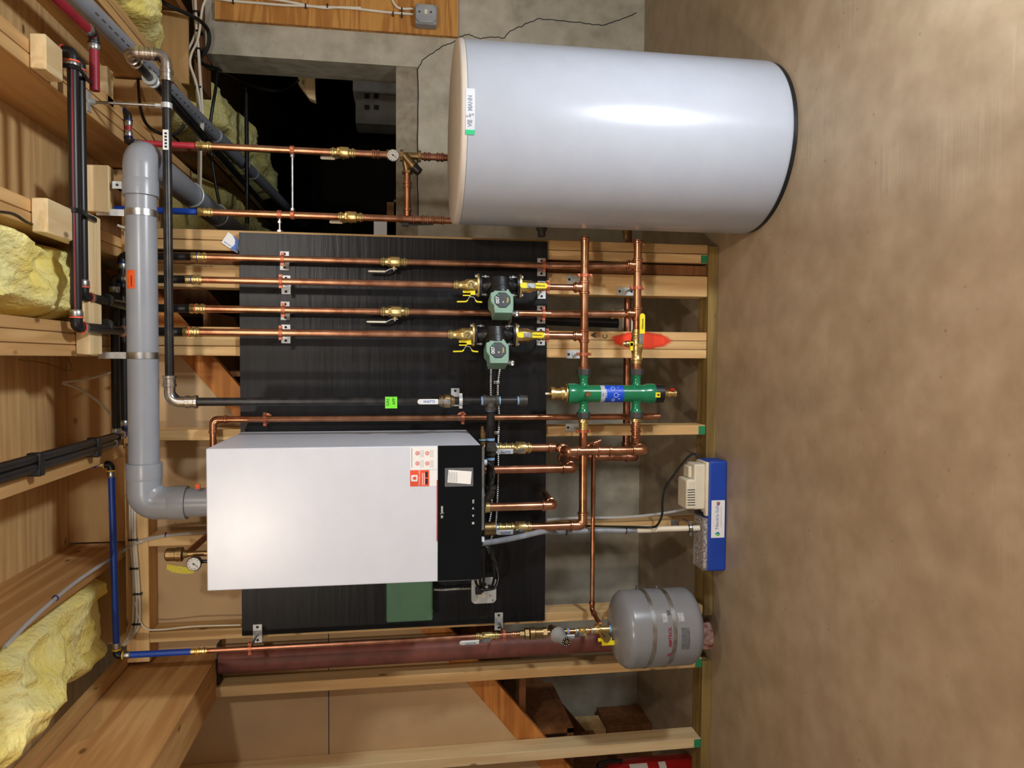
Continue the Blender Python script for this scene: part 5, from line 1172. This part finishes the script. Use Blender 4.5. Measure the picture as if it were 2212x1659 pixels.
pex('black_tubing','rear black tube along the strut board, elbowed down between the circulators',[(xb0,YB_,2.305),(xb0,YB_,ZB_),(P(184,640,YB_).x,YB_,ZB_),(XP3,Y1,2.060),(XP3,Y1,zp(428,Y1)+.02)],rp*.97,PEXB,erad=.022,group='black tubing')
M().box((P(160,690,YA_).x,YA_-rp-.0004,ZA_-.0045),(xa0-.03,YA_-rp+.0010,ZA_-.0015)).build('red_stripe',PEXM,bpy.data.objects['black_tubing'],label='thin red stripe on the black tube')
xl_=P(256,955,2.53).x
pex('black_tubing','black tube clipped under the joists left of the flue strap, elbowed toward the viewer',[(XP2,Y2,zp(420,Y2)+.02),(XP2,2.53,2.10),(xl_,2.53,2.10),(-.284,1.2,2.104)],.0132,PEXB,ringmat=NAVY,group='black tubing')
pex('black_tubing','black tube along the wall plate beside the white cables, elbowed toward the viewer',[(XP1,Y1,zp(432,Y1)+.02),(XP1,2.60,2.10),(xl_+.02,2.60,2.10),(-.258,1.2,2.105)],.0125,PEXB,ringmat=NAVY,group='black tubing')
bx_=P(245,1010,2.495).x
pex('blue_tubing','blue tube along the left joists turning down onto the fill pipe',[(P(236,1003,2.495).x,2.495,2.30),(P(236,1003,2.495).x,2.495,P(240,1003,2.495).z),(ex,2.495,P(252,1412,2.495).z),(ex,2.495,zp(424,2.495)+.02)],.0105,PEXU,ringmat=YELR,erad=.016)
pex('blue_tubing','blue tube crossing behind the flue pipe down to the cold tank pipe',[(cx_+.09,HY,P(206,448,HY).z),(cx_,HY,P(206,448,HY).z),(cx_,HY,zp(440,HY)+.012)],.0108,PEXU,ringmat=BLK,erad=.016)
xr_=P(272,247,HY).x; zr_=P(278,300,HY).z
pex('red_tubing','red tube stepping down from the joist to the hot tank pipe',[(xr_+.012,HY,2.125),(xr_,HY,zr_),(hx,HY,zr_),(hx,HY,zp(440,HY)+.012)],.0105,PEXR,ringmat=NAVY,erad=.015)
ma=PX(203,75,.93); mb=PX(125,0,.93)
pex('maroon_tubing','maroon tube running back under the subfloor beside the grey drain pipe',[mb+(mb-ma)*1.5,ma,(.77,ma.y,ma.z-.0)],.0135,PEXM,ringmat=BLK,erad=.02)
# black plastic tube straps
for (pt,ax,w,l) in (((P(178,160,2.23).x,2.235,2.075),'x','', 'black strap holding both tubes near the pale end block'),((P(180,462,2.23).x,2.235,2.078),'x','','black strap holding both tubes at the middle of the strut board')):
    t=thing('tube_strap',l,'tube strap',pt,'tube straps'); x=pt[0]; m=M(); w=.012
    m.ribbon([V((x,YA_-rp-.002,2.10)),V((x,YA_-rp-.003,2.07)),V((x,YA_,ZA_-rp-.003)),V((x,YB_,ZB_-rp-.003)),V((x,YB_+rp+.02,ZB_-rp-.004)),V((x,YB_+rp+.05,2.077))],w,XA,.004); m.build('strap',BLK,t)
for X,Yc,zc,l in ((XP3+.012,2.40,2.075,'black bell hanger on the tube above the right strut end'),(XP4+.014,2.38,2.069,'black bell hanger on the tube at the left strut end')):
    t=thing('tube_strap',l,'tube strap',(X,Yc,zc),'tube straps'); m=M(); m.lathe([(-.006,rp),(-.006,rp+.004),(.006,rp+.004),(.006,rp)],(X,Yc,zc),YA,seg=20); m.box((X-.006,Yc-.006,zc+rp),(X+.006,Yc+.006,2.115)); m.box((X+.012,Yc-.03,zc+rp-.001),(X+.018,Yc+.022,zc+rp+.006)); m.build('hanger',BLK,t)
for Yc,l in ((2.0,'black double clip on the tubes toward the viewer'),(2.36,'black double clip on the tubes near the elbows')):
    t=thing('tube_strap',l,'tube strap',(-.27,Yc,2.09),'tube straps'); M().box((-.302,Yc-.014,2.085),(-.243,Yc+.014,2.119)).build('clip',BLK,t,bevel=.004)
# ================================================================= DRAIN PIPE BY THE CEILING
gA=PX(172,0,1.045); gB=PX(440,268,1.045); d=(gB-gA).normalized()
t=thing('grey_drain_pipe','light grey plastic drain pipe running back along the ceiling into the crawlspace','pipe',gA)
M().tube([gA-d*1.2,gA+d*3.6],.029,seg=24).build('pipe',GPVC,t)
for px_,py_ in ((457,290),(497,352),(514,372)):
    k=((PX(px_,py_,1.05)-gA).dot(d)); m=M(); m.torus(gA+d*k,d,.0300,.0022,seg=28,sg=6); m.build('joint_ring',ZPL,t)
m=M()
k=((PX(457,290,1.05)-gA).dot(d)); m.lathe([(0,.029),(0,.034),(.35,.034),(.35,.029)],gA+d*k,d,seg=24); m.build('coupling',GPVC,t)
nn=d.cross(ZA).normalized(); pf=(-nn if nn.x>0 else nn)
m=M(); rnd=random.Random(5)
up_=d.cross(pf).normalized(); up_=up_ if up_.z>0 else -up_
for k in range(26):
    if k in (6,7,13): continue
    c=gA+d*(.05+k*.045)+ (pf*.55-ZA*.835).normalized()*.0293
    m.obox(c,d,up_,pf,.012+rnd.random()*.018,.009,.0006)
m.build('print',GRYP,t,label='grey printed lettering')
# black pipes and rod in the crawlspace
M().tube([(P(532,190,4.1).x,4.1,P(532,190,4.1).z),(P(532,482,4.1).x,4.1,P(534,482,4.1).z)],.011,seg=12).build('black_rod',BLK,label='black vertical-looking pipe spanning the dim crawlspace bay',cat='pipe')
M().tube([V((.985,2.9,2.06)),V((.985,5.6,2.06))],.017,seg=14).build('black_drain_pipe',BLK,label='black pipe running beside the grey drain pipe into the crawlspace',cat='pipe')
q=P(335,188,0+3.0)
m=M(); q=V((gxr,2.60,gz2)); m.lathe([(0,rg),(0,rg*1.75),(.012,rg*1.8),(.014,rg*1.4),(.03,rg*1.4),(.032,rg*1.7),(.04,rg*1.7),(.04,rg)],q,YA,seg=24); m.build('pipe_coupling',ZPL,label='shiny coupling ring on the overhead gas pipe near the drain pipe',cat='fitting')
# ================================================================= CABLES
for i,(x0,x1,x2,l) in enumerate(((271,281,289,'upper white cable of the bundle along the wall plate'),(276,286,295,'middle white cable of the bundle along the wall plate'),(282,292,300,'lower white cable of the bundle along the wall plate'))):
    pts=[P(x0-18-i*2,486+i*2,2.62),P(x0-6,493+i,2.63),P(x0,512,2.642),P(x0+1,600,2.643),P(x0+3,800,2.643),P(x1-2,1000,2.643),P(x1,1150,2.643),P(x2-1,1250,2.643),P(x2-2+i*2,1340,2.643),P(x2-10-i,1372,2.64),P(x2-26-i*3,1395,2.62)]
    cable('white_cable',l,pts,.0042,NM,'white cables on the wall plate',n=6)
m=M()
cable('white_cable','thin white cable running down the stud at the left of the panel',[P(292,1300,2.642),P(300,1335,2.643),P(316,1358,2.644),P(350,1360,2.645),P(420,1353,2.645),P(520,1350,2.645)],.003,NM,'white cables on the wall plate')
for x,y in ((277,812),(280,925),(283,960),(283,1068),(287,1166),(290,1228),(297,1283),(295,1348)):
    q=P(x,y,2.641); M().box((q.x-.003,2.636,q.z-.014),(q.x+.003,2.649,q.z+.014)).build('cable_staple',BLK,label='black staple across the white cables on the wall plate',cat='staple',group='plate staples')
cable('white_cable','white cable arching out of the subfloor corner above the flue pipe, upper one',[P(135,826,2.60),P(165,822,2.60),P(200,816,2.58),P(235,806,2.58),P(262,795,2.60)],.0042,NM,'corner cables')
cable('white_cable','white cable arching out of the subfloor corner above the flue pipe, lower one',[P(135,828,2.60),P(175,842,2.60),P(210,866,2.58),P(235,890,2.58),P(262,930,2.60)],.0042,NM,'corner cables')
cable('thin_wire','thin brown wire sagging under the subfloor by the strut board',[PZ(40,777,2.27),PZ(100,785,2.25),P(140,800,2.5),P(156,798,2.5),P(150,782,2.5),P(146,772,2.5)],.0018,BRZ)
# right side cables over the concrete wall
wc=[([(416,-20),(419,20),(424,62),(418,85),(407,110),(409,135),(420,170),(426,200),(429,300),(430,400),(431,470)],'left white cable looping down beside the concrete wall top'),
    ([(421,-20),(423,30),(425,70),(428,100),(432,160),(436,220),(438,270),(432,305),(425,318)],'middle white cable hanging beside the concrete wall top'),
    ([(446,-5),(438,15),(434,40),(431,66),(425,92),(414,115),(411,140),(424,180),(433,240),(434,330),(433,440)],'right white cable crossing behind the others beside the concrete wall')]
for k,(pp,l) in enumerate(wc): cable('white_cable',l,[P(x,y,3.44-.012*k) for x,y in pp],.0062 if k<2 else .0052,NM,'white cables by the concrete wall',n=6)
for x,y in ((424,25),(430,67),(427,105),(411,118),(428,188)): q=P(x,y,3.425); M().box((q.x-.004,3.42,q.z-.014),(q.x+.004,3.46,q.z+.014)).build('cable_staple',BLK,label='dark staple on the white cables by the concrete wall',cat='staple',group='concrete wall staples')
cable('black_cable','thick black cable drooping over the concrete corner into the crawlspace',[P(330,-12,3.3),P(360,10,3.3),P(400,28,3.35),P(432,45,3.4),P(449,65,3.45),P(452,88,3.47),P(446,108,3.48),P(434,125,3.48),P(438,138,3.50),P(460,146,3.6),P(480,152,3.75),P(520,172,3.9),P(560,190,4.0),P(600,196,4.05),P(630,185,4.1),P(645,172,4.1)],.0085,CABB)
cable('black_cable','black cable hanging down across the grey drain pipe',[P(470,148,3.65),P(466,190,3.62),P(461,220,3.6),P(455,260,3.6),P(452,290,3.6),P(458,345,3.6),P(466,400,3.6),P(474,440,3.6)],.0075,CABB)
cable('black_cable','black cable looping behind the overhead gas pipe',[P(298,150,3.2),P(300,200,3.1),P(305,240,3.0),P(318,270,2.95),P(345,288,2.95),P(375,290,2.95),P(392,278,2.95),P(398,268,2.95)],.006,CABB)
cable('black_cable','thin black wire lying along the doubled joist by the splintered block',[PZ(-10,456,2.118),PZ(30,462,2.117),PZ(60,480,2.117),PZ(100,495,2.117),PZ(140,510,2.118)],.003,CABB)
# oak panel on concrete with box
a=P(463,38,3.50); b=P(990,80,3.50)
M().box((1.515,3.505,b.z),(2.6,3.5295,a.z)).build('oak_board',WOAK,bevel=.001,seg=1,label='oak-faced plywood board fixed to the concrete wall',cat='board')
a=P(897,5,3.44); b=P(944,52,3.44)
jb=thing('junction_box','grey square junction box on the oak board','box',((a.x+b.x)/2,3.505,b.z))
M().box((b.x,3.448,b.z),(a.x,3.5045,a.z)).build('box_body',GREYB,jb,bevel=.006,seg=3)
w=a.x-b.x;h=a.z-b.z;k=.022
pts=[V((b.x+x,3.448,b.z+z)) for x,z in ((k,.002),(w-k,.002),(w-.004,k*.8),(w-.004,h-k*.8),(w-k,h-.002),(k,h-.002),(.004,h-k*.8),(.004,k*.8))]
M().prism(pts,(0,-.007,0)).build('cover_plate',mk('box_cover',(160,162,165),.45),jb,bevel=.002)
q=P(921,25,3.44); M().box((q.x-.010,3.4402,q.z-.005),(q.x+.010,3.441,q.z+.008)).build('label',CREAM,jb)
m=M()
for x,y in ((906,25),(931,26)): q=P(x,y,3.44); m.cyl((q.x,3.4385,q.z),(q.x,3.442,q.z),.004,seg=8)
m.build('screw',BLK,jb)
for pp,l in (([(470,-2),(500,2),(560,7),(610,11),(660,13),(700,15),(760,18),(830,26),(893,31)],'white cable stapled along the oak board into the grey box'),([(560,-4),(600,0),(640,7),(660,11),(700,17),(730,16),(780,17)],'short white cable joining the long one on the oak board'),([(845,-8),(850,5),(858,15),(870,19),(893,19)],'white cable curving into the top of the grey box')):
    cable('white_cable',l,[P(x,y,3.497) for x,y in pp],.0055,NM,'white cables on the oak board',n=6)
for x,y in ((503,2),(660,12),(707,12),(849,29),(868,20),(868,32)): q=P(x,y,3.49); M().box((q.x-.009,3.489,q.z-.003),(q.x+.009,3.5045,q.z+.003)).build('cable_staple',BLK,label='dark staple on the oak board',cat='staple',group='oak board staples')
# armoured cables
def armour(label,pts,r=.0052):
    q=spline(pts,40); n=len(q); L=sum((q[i+1]-q[i]).length for i in range(n-1)); cyc=L/.0075
    N=int(cyc*5); out=[]; acc=[0]
    for i in range(n-1): acc.append(acc[-1]+(q[i+1]-q[i]).length)
    j=0
    for k in range(N+1):
        s=L*k/N
        while j<n-2 and acc[j+1]<s: j+=1
        t=(s-acc[j])/max(1e-9,acc[j+1]-acc[j]); out.append(q[j].lerp(q[j+1],t))
    return M().tube(out,r,seg=10,rf=lambda t:1+.16*math.sin(2*math.pi*cyc*t)).build('armoured_cable',STL,label=label,cat='cable',group='armoured cables')
YC=2.622
armour('armoured cable between the two circulators',[P(1103,682,2.50),P(1101,694,2.55),P(1097,706,2.60),P(1091,716,YC),P(1090,740,YC)])
armour('armoured cable hanging straight below the left circulator',[P(1061,785,YC),P(1060,820,YC),P(1060,855,YC),P(1060,905,YC),P(1061,960,YC),P(1062,1040,YC),P(1061,1100,YC),P(1056,1130,YC),P(1050,1150,YC)])
armour('armoured cable curving below the left circulator past the copper discharge pipe',[P(1082,785,YC),P(1077,815,YC),P(1075,850,YC),P(1078,900,YC),P(1076,960,YC),P(1076,1010,YC),P(1075,1055,YC),P(1073,1100,YC),P(1070,1135,YC),P(1062,1160,YC),P(1055,1180,YC)])
armour('short armoured cable between green relay box and switch box',[P(936,1273,2.60),P(960,1274,2.605),P(990,1272,2.605),P(1017,1271,2.60)])
for x,y,l in ((1072,826,'zinc strap on the curved armoured cable below the left circulator'),(1072,935,'zinc strap on the armoured cable near the gas union')):
    q=P(x,y,2.62); t=thing('cable_strap',l,'cable strap',q); M().box((q.x-.006,2.612,q.z-.012),(q.x+.006,2.631,q.z+.010)).build('strap',STL,t,bevel=.002); M().cyl((q.x,2.609,q.z+.003),(q.x,2.612,q.z+.003),.003,seg=8).build('screw',BLK,t)
# black cords under the boiler
cable('boiler_cable','black cord from the white gland along the boiler underside',[P(1052,998,2.22),P(1062,1008,2.22),P(1067,1025,2.22),P(1062,1045,2.20),P(1053,1065,2.20),P(1046,1090,2.20),P(1045,1130,2.22),P(1044,1160,2.25)],.0042,CABB)
pts=[P(1046,1180,2.40)]
for k in range(34):
    a=2*math.pi*k/11; rr=1+.10*math.sin(k*1.7); pts.append(P(1052+20*rr*math.cos(a+2.0)+5*math.sin(k*.9),1232+46*rr*math.sin(a+2.0),2.52-.002*(k%5)))
pts+= [P(1048,1262,2.54),P(1040,1272,2.56)]
cd_=thing('coiled_cord','coiled black power cord hanging over the switch box under the boiler','cable',P(1050,1230,2.52))
M().tube(spline(pts,6),.0048,seg=8).build('cord',CABB,cd_)
q=P(1034,1276,2.565); M().box((q.x-.012,2.555,q.z-.011),(q.x+.014,2.579,q.z+.012)).build('plug',BLK,cd_,bevel=.004)
q=P(1058,1268,2.565); M().box((q.x-.006,2.56,q.z-.005),(q.x+.006,2.579,q.z+.006)).build('plug',BLK,cd_,bevel=.002)
# fire extinguisher
fxp=P(1440,1705,2.80)
FX_=P(1515,1640,2.80).x-.062; FYc=2.84
t=thing('fire_extinguisher','red fire extinguisher standing behind the wall at the far left edge','fire extinguisher',(FX_,FYc,0))
M().lathe([(0,.05),(.0,.058),(.006,.062),(.30,.062),(.34,.05),(.36,.028),(.375,.02)],(FX_,FYc,0),ZA,seg=36).build('cylinder',FEX,t)
for z0_,h_ in ((.135,.03),(.235,.075)): cyl_patch('label',FX_,FYc,.0622,R(20),z0_,.10,h_,.0005,WPAP,t)
M().tube(spline([V((FX_+.01,FYc,.38)),V((FX_+.06,FYc-.02,.40)),V((FX_+.075,FYc-.02,.36)),V((FX_+.07,FYc-.02,.30))]),.008,seg=10).build('hose',CABB,t)
M().box((FX_-.02,FYc-.02,.372),(FX_+.02,FYc+.02,.42)).build('valve_head',BLK,t,bevel=.004)
# lumber lying behind the wall
for lo,hi,mt,l in (((-2.2,3.30,.0),(-1.74,3.50,.22),WDARK,'dark timber offcut stacked against the concrete behind the wall at left'),((-2.2,3.32,.221),(-1.76,3.46,.37),WX,'pale timber offcut on top of the dark one behind the wall at left')):
    M().box(lo,hi).build('timber_offcut',mt,bevel=.003,label=l,cat='wood block')
# ================================================================= CAMERA AND LIGHT
cam=bpy.data.cameras.new('camera'); co=bpy.data.objects.new('camera',cam); COL.objects.link(co)
cam.sensor_fit='HORIZONTAL'; cam.sensor_width=36; cam.lens=F*36/2212; cam.clip_start=.05
xa_=-UP; ya_=RT; za_=-FW
co.matrix_world=Matrix(((xa_.x,ya_.x,za_.x,CAM.x),(xa_.y,ya_.y,za_.y,CAM.y),(xa_.z,ya_.z,za_.z,CAM.z),(0,0,0,1)))
SC.camera=co
def lamp(name,kind,loc,power,col,size=.1,target=None,**kw):
    l=bpy.data.lights.new(name,kind); l.energy=power; l.color=col
    if kind=='AREA': l.shape='RECTANGLE'; l.size=size; l.size_y=kw.get('size_y',size)
    else: l.shadow_soft_size=size
    if kind=='SPOT': l.spot_size=R(kw.get('cone',100)); l.spot_blend=kw.get('blend',.4)
    o=bpy.data.objects.new(name,l); COL.objects.link(o); o.location=loc
    if target is not None:
        d=V(target)-V(loc); o.rotation_euler=d.to_track_quat('-Z','Y').to_euler()
    return o
lamp('work_light','AREA',(1.08,1.04,.13),30,(.87,.94,1),.16,(.35,1.95,1.55),size_y=.26)
lamp('ceiling_bulb','POINT',(.70,.0,2.10),62,(1,.98,.95),.06)
lamp('ceiling_bulb','POINT',(-1.0,-.2,2.10),62,(1,.92,.80),.06)
w=bpy.data.worlds.new('world'); SC.world=w; w.use_nodes=True
w.node_tree.nodes['Background'].inputs[0].default_value=(1,.975,.94,1); w.node_tree.nodes['Background'].inputs[1].default_value=.27
SC.view_settings.view_transform='Standard'; SC.view_settings.look='None'; SC.view_settings.exposure=0; SC.view_settings.gamma=1; SC.view_settings.use_curve_mapping=False
